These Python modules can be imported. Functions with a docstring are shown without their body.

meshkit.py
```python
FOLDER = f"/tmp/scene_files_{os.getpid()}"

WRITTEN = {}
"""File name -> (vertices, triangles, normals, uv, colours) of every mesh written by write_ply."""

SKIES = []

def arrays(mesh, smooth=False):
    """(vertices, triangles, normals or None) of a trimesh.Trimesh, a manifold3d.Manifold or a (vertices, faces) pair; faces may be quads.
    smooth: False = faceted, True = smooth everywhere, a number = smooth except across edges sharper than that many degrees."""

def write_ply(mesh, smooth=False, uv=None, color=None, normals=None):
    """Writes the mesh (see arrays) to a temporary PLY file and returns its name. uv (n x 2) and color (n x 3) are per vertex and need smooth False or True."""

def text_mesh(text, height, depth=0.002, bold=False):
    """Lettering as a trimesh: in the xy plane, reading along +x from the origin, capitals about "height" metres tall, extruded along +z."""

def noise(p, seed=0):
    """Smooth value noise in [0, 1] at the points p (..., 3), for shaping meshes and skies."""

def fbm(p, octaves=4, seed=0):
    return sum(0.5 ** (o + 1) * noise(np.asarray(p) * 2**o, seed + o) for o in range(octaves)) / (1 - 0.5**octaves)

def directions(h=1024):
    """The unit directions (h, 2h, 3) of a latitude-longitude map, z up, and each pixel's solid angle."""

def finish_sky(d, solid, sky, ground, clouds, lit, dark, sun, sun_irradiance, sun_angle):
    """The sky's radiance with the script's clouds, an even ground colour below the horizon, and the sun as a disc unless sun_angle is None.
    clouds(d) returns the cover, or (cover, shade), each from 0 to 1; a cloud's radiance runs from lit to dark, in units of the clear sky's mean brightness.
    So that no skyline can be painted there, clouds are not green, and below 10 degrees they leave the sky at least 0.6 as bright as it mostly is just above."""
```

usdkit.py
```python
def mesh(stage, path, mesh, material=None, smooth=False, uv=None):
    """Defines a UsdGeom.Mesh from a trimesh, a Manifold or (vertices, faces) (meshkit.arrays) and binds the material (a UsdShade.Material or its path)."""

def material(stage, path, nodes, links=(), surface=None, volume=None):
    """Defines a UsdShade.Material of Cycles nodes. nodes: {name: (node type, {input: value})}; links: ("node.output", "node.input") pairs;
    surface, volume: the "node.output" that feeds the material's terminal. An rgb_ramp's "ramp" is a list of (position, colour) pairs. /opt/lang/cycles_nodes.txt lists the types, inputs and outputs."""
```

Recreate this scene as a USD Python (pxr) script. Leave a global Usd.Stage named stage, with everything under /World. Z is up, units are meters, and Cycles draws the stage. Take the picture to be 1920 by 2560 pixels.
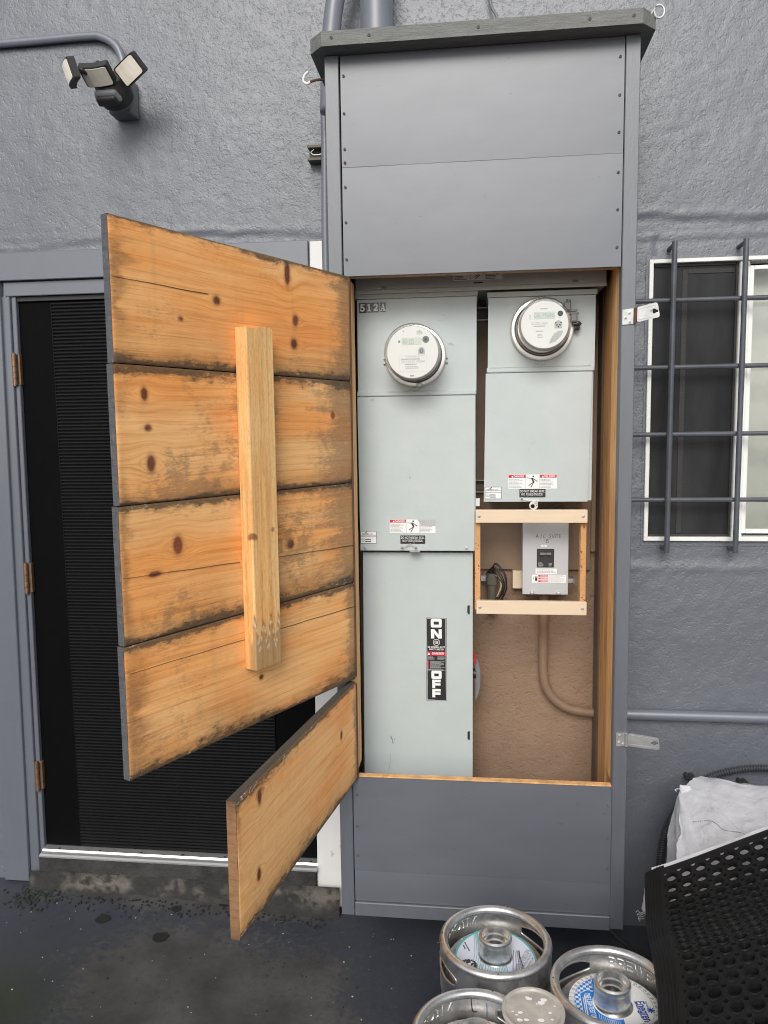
import math, random
import numpy as np
import trimesh
import manifold3d as m3
from shapely.geometry import Polygon, Point, box as sbox
from shapely.ops import unary_union
import usdkit, meshkit
from pxr import Usd, UsdGeom, UsdLux, UsdShade, Sdf, Gf, Vt

random.seed(7)
RNG = np.random.default_rng(7)
PI = math.pi
stage = Usd.Stage.CreateInMemory()
UsdGeom.SetStageUpAxis(stage, UsdGeom.Tokens.z)
UsdGeom.SetStageMetersPerUnit(stage, 1.0)
world = UsdGeom.Xform.Define(stage, '/World')
stage.SetDefaultPrim(world.GetPrim())
UsdGeom.Scope.Define(stage, '/World/Looks')

# ------------------------------------------------------------------ camera, sky, sun, exposure
EXPOSURE = 0.48
SKY = 0.115
SUN_I, SUN_ANGLE = 0.36, 30.0
SUN_DIR = np.array([-0.06, -1.0, 0.70])          # towards the sun
cam = UsdGeom.Camera.Define(stage, '/World/camera')
cam.CreateHorizontalApertureAttr(36.0)
cam.CreateVerticalApertureAttr(48.0)
cam.CreateFocalLengthAttr(36.0 * 1935 / 1920)
cam.CreateClippingRangeAttr(Gf.Vec2f(0.05, 200))
cam.CreateExposureAttr(EXPOSURE)
R_ = np.array([[.993209675, .115632663, -.0127917597], [-.116335944, .987831307, -.103224301], [.000699999943, .104011516, .994575847]])
m = Gf.Matrix4d(*R_[0], 0, *R_[2], 0, *(-R_[1]), 0, 0.0, -2.53, 1.663, 1)
cam.AddTransformOp().Set(m)
SUN_DIR = SUN_DIR / np.linalg.norm(SUN_DIR)
sky = UsdLux.DomeLight.Define(stage, '/World/sky')
usdkit.material(stage, '/World/Looks/sky', {
    's': ('sky_texture', {'sky_type': 'single_scattering', 'sun_disc': False, 'sun_elevation': math.asin(SUN_DIR[2]),
                          'sun_rotation': math.atan2(SUN_DIR[0], SUN_DIR[1]), 'aerosol_density': 2.0}),
    't': ('texture_coordinate', {}),
    'n': ('noise_texture', {'scale': 2.2, 'detail': 5.0}),
    'r': ('rgb_ramp', {'ramp': [(0.3, (0.55, 0.55, 0.55)), (0.7, (0.95, 0.95, 0.95))]}),
    'd': ('hsv', {'saturation': 0.28}),
    'm': ('mix_color', {'blend_type': 'mix', 'fac': 0.35}),
    'mm': ('mix_color', {'blend_type': 'multiply', 'fac': 1.0}),
    'b': ('background_shader', {'strength': SKY})},
    [('t.generated', 'n.vector'), ('n.fac', 'r.fac'), ('s.color', 'd.color'), ('d.color', 'mm.a'), ('r.color', 'mm.b'),
     ('d.color', 'm.a'), ('mm.result', 'm.b'), ('m.result', 'b.color')], surface='b.background')
UsdShade.MaterialBindingAPI.Apply(sky.GetPrim()).Bind(UsdShade.Material.Get(stage, '/World/Looks/sky'))
sun = UsdLux.DistantLight.Define(stage, '/World/sun')
sun.CreateIntensityAttr(SUN_I); sun.CreateAngleAttr(SUN_ANGLE); sun.CreateNormalizeAttr(True)
sun.CreateColorAttr(Gf.Vec3f(1.0, 0.965, 0.92))
zx = SUN_DIR; xx = np.cross([0, 0, 1], zx); xx /= np.linalg.norm(xx); yx = np.cross(zx, xx)
sun.AddTransformOp().Set(Gf.Matrix4d(*xx, 0, *yx, 0, *zx, 0, 0, 0, 5, 1))

# ------------------------------------------------------------------ scene helpers
_used, BASE = {}, {}
def numbered(parent, name):
    k = parent + '/' + name
    n = _used.get(k, 0); _used[k] = n + 1
    return k if n == 0 else f'{k}_{n:03d}'
def tag(p, label=None, cat=None, group=None, kind=None):
    for k, v in (('label', label), ('category', cat), ('group', group), ('kind', kind)):
        if v: p.SetCustomDataByKey(k, v)
    return p
def thing(name, label, cat, loc=(0, 0, 0), group=None):
    path = numbered('/World', name)
    x = UsdGeom.Xform.Define(stage, path); x.AddTranslateOp().Set(Gf.Vec3d(*map(float, loc)))
    BASE[path] = np.array(loc, float)
    tag(x.GetPrim(), label, cat, group)
    return path
def tri(mesh):
    if isinstance(mesh, trimesh.Trimesh): return mesh
    if isinstance(mesh, (list,)): return trimesh.util.concatenate([tri(q) for q in mesh])
    v, f, _ = meshkit.arrays(mesh)
    return trimesh.Trimesh(v, f, process=False)
def part(parent, name, mesh, mat, label=None, smooth=False, col=None, gr=None, st=None, kind=None):
    """One mesh prim (world coordinates) under parent."""
    mesh = tri(mesh)
    path = numbered(parent, name)
    off = BASE.get(parent, np.zeros(3)); BASE[path] = off
    v = np.asarray(mesh.vertices) - off
    g = usdkit.mesh(stage, path, (v, np.asarray(mesh.faces)), M[mat], smooth=smooth)
    api = UsdGeom.PrimvarsAPI(g)
    if col is not None:
        api.CreatePrimvar('Col', Sdf.ValueTypeNames.Color3fArray, 'vertex').Set(Vt.Vec3fArray.FromNumpy(np.asarray(col, np.float32)))
    if gr is not None:
        api.CreatePrimvar('Gr', Sdf.ValueTypeNames.Vector3fArray, 'vertex').Set(Vt.Vec3fArray.FromNumpy(np.asarray(gr, np.float32)))
    if st is not None:
        api.CreatePrimvar('St', Sdf.ValueTypeNames.Vector3fArray, 'vertex').Set(Vt.Vec3fArray.FromNumpy(np.asarray(st, np.float32)))
    tag(g.GetPrim(), label, None, None, kind)
    return path
def single(name, mesh, mat, label=None, cat=None, kind=None, smooth=False, group=None, col=None):
    p = part('/World', name, mesh, mat, smooth=smooth, col=col)
    tag(stage.GetPrimAtPath(p), label, cat, group, kind)
    return p
BASE['/World'] = np.zeros(3)

# ------------------------------------------------------------------ shapes
def bx(x0, x1, y0, y1, z0, z1, c=0.0015):
    x0, x1 = min(x0, x1), max(x0, x1); y0, y1 = min(y0, y1), max(y0, y1); z0, z1 = min(z0, z1), max(z0, z1)
    s = np.array([x1 - x0, y1 - y0, z1 - z0]); c = min(c, s.min() * 0.3)
    pts = []
    for i in range(3):
        for sx in (-1, 1):
            for sy in (-1, 1):
                for sz in (-1, 1):
                    h = s / 2 - c; h[i] += c
                    pts.append(h * (sx, sy, sz))
    q = trimesh.convex.convex_hull(np.array(pts))
    q.apply_translation([(x0 + x1) / 2, (y0 + y1) / 2, (z0 + z1) / 2])
    return q
def spline(pts, n=10):
    p = np.array(pts, float); p = np.vstack([2 * p[0] - p[1], p, 2 * p[-1] - p[-2]])
    out = []
    for i in range(1, len(p) - 2):
        for t in np.linspace(0, 1, n, endpoint=False):
            a, b, c, d = p[i - 1:i + 3]
            out.append(0.5 * (2 * b + (c - a) * t + (2 * a - 5 * b + 4 * c - d) * t * t + (3 * b - a - 3 * c + d) * t ** 3))
    out.append(p[-2]); return np.array(out)
def tube(pts, r, seg=14, caps=True):
    p = np.array(pts, float); n = len(p); r = np.broadcast_to(r, n)
    t = np.gradient(p, axis=0); t /= np.linalg.norm(t, axis=1, keepdims=True)
    up = np.array([0, 0, 1.0]) if abs(t[0][2]) < 0.9 else np.array([1.0, 0, 0])
    a = np.cross(t[0], up); a /= np.linalg.norm(a); V = []
    ang = np.linspace(0, 2 * PI, seg, endpoint=False)
    for i in range(n):
        a = a - t[i] * (a @ t[i]); a /= np.linalg.norm(a); b = np.cross(t[i], a)
        V.append(p[i] + r[i] * (np.cos(ang)[:, None] * a + np.sin(ang)[:, None] * b))
    V = np.vstack(V); F = []
    for i in range(n - 1):
        for k in range(seg):
            q, w = i * seg + k, i * seg + (k + 1) % seg
            F += [[q, w, w + seg], [q, w + seg, q + seg]]
    if caps:
        V = np.vstack([V, p[0], p[-1]]); c0, c1 = n * seg, n * seg + 1
        for k in range(seg):
            F.append([c0, (k + 1) % seg, k]); F.append([c1, (n - 1) * seg + k, (n - 1) * seg + (k + 1) % seg])
    q = trimesh.Trimesh(V, F, process=False)
    if q.volume < 0: q.invert()
    return q
def lathe(prof, seg=48):
    """prof: list of (r, z), revolved about z, open."""
    prof = np.array(prof, float); n = len(prof)
    ang = np.linspace(0, 2 * PI, seg, endpoint=False)
    V = np.array([[r * math.cos(a), r * math.sin(a), z] for r, z in prof for a in ang]); F = []
    for i in range(n - 1):
        for k in range(seg):
            q, w = i * seg + k, i * seg + (k + 1) % seg
            F += [[q, w, w + seg], [q, w + seg, q + seg]]
    q = trimesh.Trimesh(V, F, process=True); return q
TOV = np.array([[1, 0, 0, 0], [0, 0, -1, 0], [0, 1, 0, 0], [0, 0, 0, 1.0]])     # xy plane -> facing -Y
def face(mesh, x, y, z):
    q = mesh.copy(); q.apply_transform(TOV); q.apply_translation([x, y, z]); return q
def move(mesh, x, y, z):
    q = mesh.copy(); q.apply_translation([x, y, z]); return q
def rotz(mesh, a, about=(0, 0, 0)):
    q = mesh.copy(); q.apply_transform(trimesh.transformations.rotation_matrix(a, [0, 0, 1], about)); return q
def ext(poly, h):
    gs = getattr(poly, 'geoms', [poly])
    return trimesh.util.concatenate([trimesh.creation.extrude_polygon(g, h, engine='earcut') for g in gs if g.area > 1e-12])
def plate(poly, y_front, t):
    """polygon in (x, z), thickness t behind y_front."""
    q = ext(poly, t); q.apply_transform(TOV); q.apply_translation([0, y_front + t, 0]); return q
def disc(x, y, z, r, t=0.002, seg=16):
    return plate(Point(x, z).buffer(r, seg // 4), y - t, t)
_tc = {}
def txt(s, x, y, z, h, bold=False, d=0.0005, w=None, center=False):
    """Lettering facing -Y: left end (or middle) x, baseline z, printed just in front of plane y; w squeezes it to a width."""
    k = (s, bold)
    if k not in _tc: _tc[k] = meshkit.text_mesh(s, 1.0, 1.0, bold)
    q = _tc[k].copy(); b = q.bounds; q.apply_translation([-b[0][0], 0, 0]); wd = b[1][0] - b[0][0]
    sx = (w / wd) if w else h
    q.apply_scale([sx, h, d]); q.apply_transform(TOV)
    q.apply_translation([x - (sx * wd / 2 if center else 0), y, z]); return q
def lines_of_print(x0, x1, z0, z1, rows, y, fill=0.9, seed=0, bar=0.45):
    """Rows of small print: word-length bars, too small to read in the photograph."""
    r = random.Random(seed); out = []; dz = (z1 - z0) / rows
    for i in range(rows):
        z = z1 - (i + .5) * dz; x = x0; end = x0 + (x1 - x0) * r.uniform(fill - .3, fill)
        while x < end:
            w = min(r.uniform(.04, .14) * (x1 - x0), end - x)
            out.append(sbox(x, z - dz * bar / 2, x + w * .86, z + dz * bar / 2)); x += w
    return plate(unary_union(out), y - .0003, .0003)
def stroke(pts, w):
    from shapely.geometry import LineString
    return LineString(pts).buffer(w / 2, 3)
def screw(x, y, z, r=0.0042):
    a = lathe([(0, .0012), (r * .35, .0006), (r * .5, .0016), (r, .0012), (r, -.001)], 12)
    return face(a, x, y, z)

# ------------------------------------------------------------------ materials
M = {}
def rel(name, nodes, links, surf='p.BSDF'):
    M[name] = usdkit.material(stage, '/World/Looks/' + name, nodes, links, surface=surf); return M[name]
def pm(name, col, rough=.6, metal=0., vary=.12, vscale=6., bump=None, col2=None, spec=.5, stretch=(1, 1, 1), speck=None, **kw):
    """Principled with a noise-varied colour; bump: (scale, strength, distance); speck: (colour, scale, threshold)."""
    c = np.array(col, float); a = c * (1 - vary); b = np.array(col2, float) if col2 is not None else c * (1 + vary)
    N = {'g': ('geometry', {}), 'mp': ('mapping', {'scale': stretch}), 'n': ('noise_texture', {'scale': vscale, 'detail': 6., 'roughness': .62}),
         'r': ('rgb_ramp', {'ramp': [(.32, tuple(a)), (.68, tuple(b))]}),
         'p': ('principled_bsdf', {'roughness': rough, 'metallic': metal, 'specular_ior_level': spec, **kw})}
    L = [('g.position', 'mp.vector'), ('mp.vector', 'n.vector'), ('n.fac', 'r.fac')]
    src = 'r.color'
    if speck:
        N['sn'] = ('noise_texture', {'scale': speck[1], 'detail': 3.}); N['sr'] = ('rgb_ramp', {'ramp': [(speck[2], (0, 0, 0)), (speck[2] + .03, (1, 1, 1))]})
        N['sm'] = ('mix_color', {'blend_type': 'mix', 'b': speck[0]})
        L += [('mp.vector', 'sn.vector'), ('sn.fac', 'sr.fac'), ('sr.color', 'sm.fac'), (src, 'sm.a')]; src = 'sm.result'
    L.append((src, 'p.base_color'))
    if bump:
        N['bn'] = ('noise_texture', {'scale': bump[0], 'detail': 5., 'roughness': .6}); N['b'] = ('bump', {'strength': bump[1], 'distance': bump[2]})
        L += [('mp.vector', 'bn.vector'), ('bn.fac', 'b.height'), ('b.normal', 'p.normal')]
    return rel(name, N, L)

def stucco(name, c1, c2, rough, pit=.5, spec=1.0):
    rel(name, {
        'g': ('geometry', {}),
        'n': ('noise_texture', {'scale': 1.7, 'detail': 8., 'roughness': .68}), 'r': ('rgb_ramp', {'ramp': [(.33, c1), (.66, c2)]}),
        'w': ('noise_texture', {'scale': 26., 'detail': 2.}), 'wv': ('vector_math', {'math_type': 'multiply_add', 'vector2': (.035, .035, .035)}),
        'a': ('noise_texture', {'scale': 88., 'detail': 4., 'roughness': .5}),
        'ar': ('rgb_ramp', {'ramp': [(.22, (0, 0, 0)), (.36, (.55, .55, .55)), (.45, (.9, .9, .9)), (.7, (1, 1, 1))]}),
        'f': ('noise_texture', {'scale': 190., 'detail': 3.}), 'h': ('math', {'math_type': 'multiply_add', 'value2': .55}),
        'l': ('noise_texture', {'scale': 30., 'detail': 4.}), 'h2': ('math', {'math_type': 'multiply_add', 'value2': .9}),
        'b': ('bump', {'strength': pit, 'distance': .006}),
        'p': ('principled_bsdf', {'roughness': rough, 'specular_ior_level': spec})},
        [('g.position', 'n.vector'), ('n.fac', 'r.fac'), ('r.color', 'p.base_color'), ('g.position', 'w.vector'), ('w.color', 'wv.vector1'), ('g.position', 'wv.vector3'),
         ('wv.vector', 'a.vector'), ('a.fac', 'ar.fac'), ('g.position', 'f.vector'), ('f.fac', 'h.value1'), ('ar.color', 'h.value3'),
         ('g.position', 'l.vector'), ('l.fac', 'h2.value1'), ('h.value', 'h2.value3'), ('h2.value', 'b.height'), ('b.normal', 'p.normal')])
GREY = np.array([.099, .108, .127])
stucco('stucco_grey', tuple(GREY * .95), tuple(GREY * 1.18), .45, .27)
stucco('stucco_brown', (.225, .143, .091), (.29, .192, .128), .6, .5, .4)
pm('painted_board', GREY * 1.03, .42, spec=1.0, vary=.07, vscale=5., bump=(30., .03, .003), stretch=(1, 1, 3), speck=(tuple(GREY * .55), 26., .715))
pm('painted_trim', GREY * .98, .42, spec=1.0, vary=.07, vscale=5., bump=(30., .1, .003), stretch=(7, 7, 1), speck=(tuple(GREY * .6), 30., .74))
pm('roof_board', (.168, .171, .162), .6, vary=.2, vscale=12., bump=(46., .75, .003), stretch=(1, 7, 9))
pm('casing_paint', GREY * 1.2, .28, spec=1.0, vary=.05, vscale=4., bump=(20., .1, .003))
pm('pipe_paint', GREY * 1.4, .42, spec=1.0, vary=.06, vscale=7., bump=(60., .12, .002))
pm('grille_paint', GREY * .75, .42, vary=.2, vscale=14., bump=(80., .3, .002))
pm('white_paint', (.74, .73, .71), .5, vary=.04, vscale=4., bump=(40., .15, .002), speck=((.33, .31, .28), 17., .70))
pm('brown_wood', (.10, .062, .04), .7, vary=.2, vscale=9., bump=(60., .3, .003), stretch=(4, 4, .6))
pm('black_door', (.003, .003, .0035), .55, vary=.1, vscale=9., bump=(30., .05, .002), spec=.05)
pm('ribbed_black', (.0055, .0055, .006), .40, vary=.15, vscale=9., spec=.14)
pm('box_metal', (.455, .51, .505), .40, vary=.05, vscale=3.2, col2=(.49, .535, .53), bump=(4., .16, .02), speck=((.33, .35, .35), 21., .755))
pm('box_metal_aged', (.40, .41, .385), .5, vary=.08, vscale=6.)
pm('breaker_metal', (.47, .48, .49), .4, vary=.02, vscale=5.)
pm('dark_gap', (.02, .018, .016), .8, vary=.1)
pm('galvanised', (.46, .46, .45), .48, .85, vary=.14, vscale=30., bump=(60., .1, .002))
pm('aluminium', (.62, .62, .61), .42, .85, vary=.06, vscale=20., stretch=(.3, 4, 4))
pm('zinc_hook', (.62, .62, .60), .42, .7, vary=.1, vscale=40.)
pm('rust', (.11, .048, .028), .8, .1, vary=.3, vscale=60., bump=(120., .4, .002))
pm('copper', (.27, .165, .10), .45, .75, vary=.25, vscale=50.)
pm('plastic_black', (.022, .021, .02), .42, vary=.1)
pm('plastic_dark', (.026, .025, .024), .5, vary=.15, vscale=30.)
pm('plastic_grey', (.17, .175, .18), .5, vary=.1)
pm('lens_cream', (.86, .74, .56), .3, vary=.1, vscale=10., col2=(.92, .86, .76))
pm('painted_screw', GREY * .62, .5, vary=.2, vscale=60.)
pm('flex_grey', GREY * .42, .45, vary=.15, vscale=20.)
pm('primed_batten', (.70, .56, .40), .6, vary=.04, vscale=8., bump=(40., .12, .002), stretch=(1, 3, 8))
pm('batten_edge', (.58, .31, .13), .75, vary=.14, vscale=14., speck=((.16, .07, .03), 130., .62), bump=(90., .3, .002))
pm('stud_wood', (.68, .39, .165), .68, vary=.28, vscale=15., stretch=(3.5, 3.5, .35), bump=(70., .25, .002), speck=((.16, .075, .03), 8., .69))
pm('stud_wood_dark', (.50, .265, .11), .7, vary=.3, vscale=15., stretch=(3.5, 3.5, .35), bump=(70., .25, .002), speck=((.12, .06, .03), 8., .69))
pm('conduit_brown', (.235, .155, .10), .55, vary=.1, vscale=10., bump=(90., .2, .002))
pm('conduit_dark', (.10, .085, .07), .55, vary=.15, vscale=20.)
pm('rubber', (.009, .009, .009), .52, vary=.3, vscale=12., bump=(160., .3, .001), spec=.18)
pm('concrete', (.034, .033, .031), .85, vary=.45, vscale=14., bump=(60., .8, .008))
pm('print_white', (.80, .80, .78), .4, vary=.02)
pm('print_black', (.014, .014, .015), .4, vary=.05)
pm('print_red', (.55, .022, .045), .4, vary=.05)
pm('print_grey', (.34, .35, .36), .5, vary=.05)
pm('print_worn', (.42, .43, .43), .55, vary=.1, vscale=60.)
pm('print_navy', (.022, .026, .045), .4, vary=.05)
pm('print_teal', (.10, .42, .40), .4, vary=.08)
pm('print_blue', (.012, .21, .66), .35, vary=.05)
pm('print_deep_blue', (.02, .06, .30), .4, vary=.05)
pm('print_lilac', (.66, .69, .80), .4, vary=.02)
pm('print_lcd', (.54, .60, .53), .25, vary=.03)
pm('marker', (.03, .028, .03), .5, vary=.1)
pm('face_white', (.70, .69, .665), .3, vary=.02)
pm('meter_body', (.50, .49, .46), .35, .35, vary=.1, vscale=20.)
pm('meter_ring', (.74, .72, .68), .28, .8, vary=.1, vscale=25.)
pm('room_dark', (.02, .02, .021), .8, vary=.3, vscale=4.)
pm('screen_mesh', (.008, .008, .0085), .55, spec=.22, col2=(.034, .034, .036), vary=.35, vscale=5., bump=(400., .3, .001), stretch=(1, 1, .25))
pm('screen_frame', (.045, .043, .043), .6, vary=.3, vscale=200., spec=.2)
pm('blind', (.52, .52, .48), .6, vary=.12, vscale=2.2, stretch=(1, 1, .6))
pm('vinyl_white', (.80, .80, .77), .35, vary=.03, vscale=6., speck=((.40, .38, .34), 24., .72))
pm('wire_black', (.012, .011, .012), .4, vary=.1)
pm('wire_cream', (.55, .46, .30), .5, vary=.1)
pm('tub_plastic', (.42, .39, .345), .3, vary=.2, vscale=30., speck=((.60, .57, .52), 30., .66))
pm('moss', (.016, .024, .013), .9, vary=.4, vscale=60.)
pm('grit_light', (.36, .35, .33), .8, vary=.3, vscale=40.)
pm('grit_dark', (.012, .012, .012), .8, vary=.3, vscale=40.)
pm('tar', (.011, .011, .011), .65, vary=.2, vscale=40.)
pm('plank_paint_edge', GREY * .8, .6, vary=.25, vscale=20.)
# stainless steel of the kegs: brushed, smudged
rel('keg_steel', {'g': ('geometry', {}), 'n': ('noise_texture', {'scale': 17., 'detail': 6., 'roughness': .65}),
                  'rr': ('map_range', {'from_min': .3, 'from_max': .7, 'to_min': .24, 'to_max': .42}),
                  'r': ('rgb_ramp', {'ramp': [(.28, (.58, .565, .55)), (.6, (.74, .735, .72))]}),
                  'mp': ('mapping', {'scale': (8, 8, 90)}), 'bn': ('noise_texture', {'scale': 6., 'detail': 3.}), 'b': ('bump', {'strength': .05, 'distance': .002}),
                  'p': ('principled_bsdf', {'metallic': 1.})},
    [('g.position', 'n.vector'), ('n.fac', 'rr.value'), ('rr.result', 'p.roughness'), ('n.fac', 'r.fac'), ('r.color', 'p.base_color'),
     ('g.position', 'mp.vector'), ('mp.vector', 'bn.vector'), ('bn.fac', 'b.height'), ('b.normal', 'p.normal')])
# bare plank wood: colour and stains ride on the mesh (Col), the fine grain follows the warped board coordinate (Gr)
rel('plank_wood', {'c': ('attribute', {'attribute': 'Col'}), 'gr': ('attribute', {'attribute': 'Gr'}), 'st': ('attribute', {'attribute': 'St'}), 'ss': ('separate_xyz', {}),
                   'm1': ('mapping', {'scale': (5., 300., 1.)}), 'n1': ('noise_texture', {'scale': 1., 'detail': 4., 'roughness': .65}),
                   'm2': ('mapping', {'scale': (1.8, 85., 1.)}), 'n2': ('noise_texture', {'scale': 1., 'detail': 3.}),
                   'm3': ('mapping', {'scale': (60., 190., 1.)}), 'n3': ('noise_texture', {'scale': 1., 'detail': 6., 'roughness': .72}),
                   'm4': ('mapping', {'scale': (24., 60., 1.)}), 'n4': ('noise_texture', {'scale': 1., 'detail': 8., 'roughness': .75}),
                   'r1': ('rgb_ramp', {'ramp': [(.28, (.66, .55, .47)), (.47, (.98, .97, .96)), (.75, (1.09, 1.10, 1.12))]}),
                   'r2': ('rgb_ramp', {'ramp': [(.30, (.84, .76, .68)), (.52, (1, 1, 1)), (.8, (1.06, 1.09, 1.12))]}),
                   'x1': ('mix_color', {'blend_type': 'multiply', 'fac': .72, 'use_clamp': False}), 'x2': ('mix_color', {'blend_type': 'multiply', 'fac': .85, 'use_clamp': False}),
                   'tg': ('math', {'math_type': 'multiply_add', 'value2': 1.2}), 'rg': ('rgb_ramp', {'ramp': [(.70, (0, 0, 0)), (.86, (.22, .22, .22)), (1., (.52, .52, .52))]}),
                   'tm': ('math', {'math_type': 'multiply_add', 'value2': 1.15}), 'rm': ('rgb_ramp', {'ramp': [(.70, (0, 0, 0)), (.86, (.30, .30, .30)), (1., (.86, .86, .86))]}), 'vm': ('rgb_ramp', {'ramp': [(.34, (.020, .018, .014)), (.5, (.048, .040, .028)), (.68, (.11, .088, .058))]}),
                   'tf': ('math', {'math_type': 'multiply_add', 'value2': 1.0}), 'rf': ('rgb_ramp', {'ramp': [(.86, (0, 0, 0)), (.90, (1, 1, 1))]}),
                   'mg': ('mix_color', {'blend_type': 'mix', 'b': (.155, .118, .074)}), 'mm': ('mix_color', {'blend_type': 'mix'}), 'mf': ('mix_color', {'blend_type': 'mix', 'b': (.50, .46, .40)}),
                   'g4': ('math', {'math_type': 'multiply', 'value2': .55}), 'm5': ('math', {'math_type': 'multiply', 'value2': .56}), 'f5': ('math', {'math_type': 'multiply', 'value2': .31}),
                   'b': ('bump', {'strength': .3, 'distance': .002}), 'p': ('principled_bsdf', {'roughness': .68, 'specular_ior_level': .3})},
    [('gr.vector', 'm1.vector'), ('m1.vector', 'n1.vector'), ('gr.vector', 'm2.vector'), ('m2.vector', 'n2.vector'), ('gr.vector', 'm3.vector'), ('m3.vector', 'n3.vector'), ('gr.vector', 'm4.vector'), ('m4.vector', 'n4.vector'),
     ('n1.fac', 'r1.fac'), ('n2.fac', 'r2.fac'), ('c.color', 'x1.a'), ('r1.color', 'x1.b'), ('x1.result', 'x2.a'), ('r2.color', 'x2.b'), ('st.vector', 'ss.vector'),
     ('ss.y', 'g4.value1'), ('n3.fac', 'tg.value1'), ('g4.value', 'tg.value3'), ('tg.value', 'rg.fac'), ('x2.result', 'mg.a'), ('rg.color', 'mg.fac'),
     ('ss.x', 'm5.value1'), ('n4.fac', 'tm.value1'), ('m5.value', 'tm.value3'), ('tm.value', 'rm.fac'), ('mg.result', 'mm.a'), ('rm.color', 'mm.fac'), ('n3.fac', 'vm.fac'), ('vm.color', 'mm.b'),
     ('ss.z', 'f5.value1'), ('n3.fac', 'tf.value1'), ('f5.value', 'tf.value3'), ('tf.value', 'rf.fac'), ('mm.result', 'mf.a'), ('rf.color', 'mf.fac'),
     ('mf.result', 'p.base_color'), ('n1.fac', 'b.height'), ('b.normal', 'p.normal')])
rel('crumbled', {'c': ('attribute', {'attribute': 'Col'}), 'g': ('geometry', {}), 'n': ('noise_texture', {'scale': 90., 'detail': 5.}), 'b': ('bump', {'strength': .8, 'distance': .006}), 'p': ('principled_bsdf', {'roughness': .9, 'specular_ior_level': .2})},
    [('c.color', 'p.base_color'), ('g.position', 'n.vector'), ('n.fac', 'b.height'), ('b.normal', 'p.normal')])
# yard floor: dark painted concrete, worn through to grey in patches (Col.r says how worn), green tinge (Col.g)
rel('yard_floor', {'g': ('geometry', {}), 'c': ('attribute', {'attribute': 'Col'}), 'sc': ('separate_color', {}),
                   'n': ('noise_texture', {'scale': 2.6, 'detail': 7., 'roughness': .65}), 'r': ('rgb_ramp', {'ramp': [(.3, (.034, .037, .048)), (.7, (.053, .057, .071))]}),
                   'w': ('noise_texture', {'scale': 48., 'detail': 9., 'roughness': .8}), 'ws': ('math', {'math_type': 'multiply_add', 'value2': .29}),
                   'wr': ('rgb_ramp', {'ramp': [(.62, (0, 0, 0)), (.76, (1, 1, 1))]}),
                   'dn': ('noise_texture', {'scale': 6., 'detail': 4.}), 'dr': ('rgb_ramp', {'ramp': [(.3, (.046, .044, .042)), (.75, (.095, .091, .085))]}),
                   'x': ('mix_color', {'blend_type': 'mix'}), 'y': ('mix_color', {'blend_type': 'mix', 'b': (.028, .031, .012)}),
                   'rr': ('map_range', {'from_min': .0, 'from_max': 1., 'to_min': .45, 'to_max': .85}),
                   'b': ('bump', {'strength': .35, 'distance': .004}), 'p': ('principled_bsdf', {'specular_ior_level': .22})},
    [('g.position', 'n.vector'), ('n.fac', 'r.fac'), ('g.position', 'w.vector'), ('c.color', 'sc.color'), ('sc.r', 'ws.value1'), ('w.fac', 'ws.value3'), ('ws.value', 'wr.fac'),
     ('g.position', 'dn.vector'), ('dn.fac', 'dr.fac'), ('r.color', 'x.a'), ('dr.color', 'x.b'), ('wr.color', 'x.fac'), ('x.result', 'y.a'), ('sc.g', 'y.fac'),
     ('y.result', 'p.base_color'), ('wr.color', 'rr.value'), ('rr.result', 'p.roughness'), ('w.fac', 'b.height'), ('b.normal', 'p.normal')])
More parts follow.
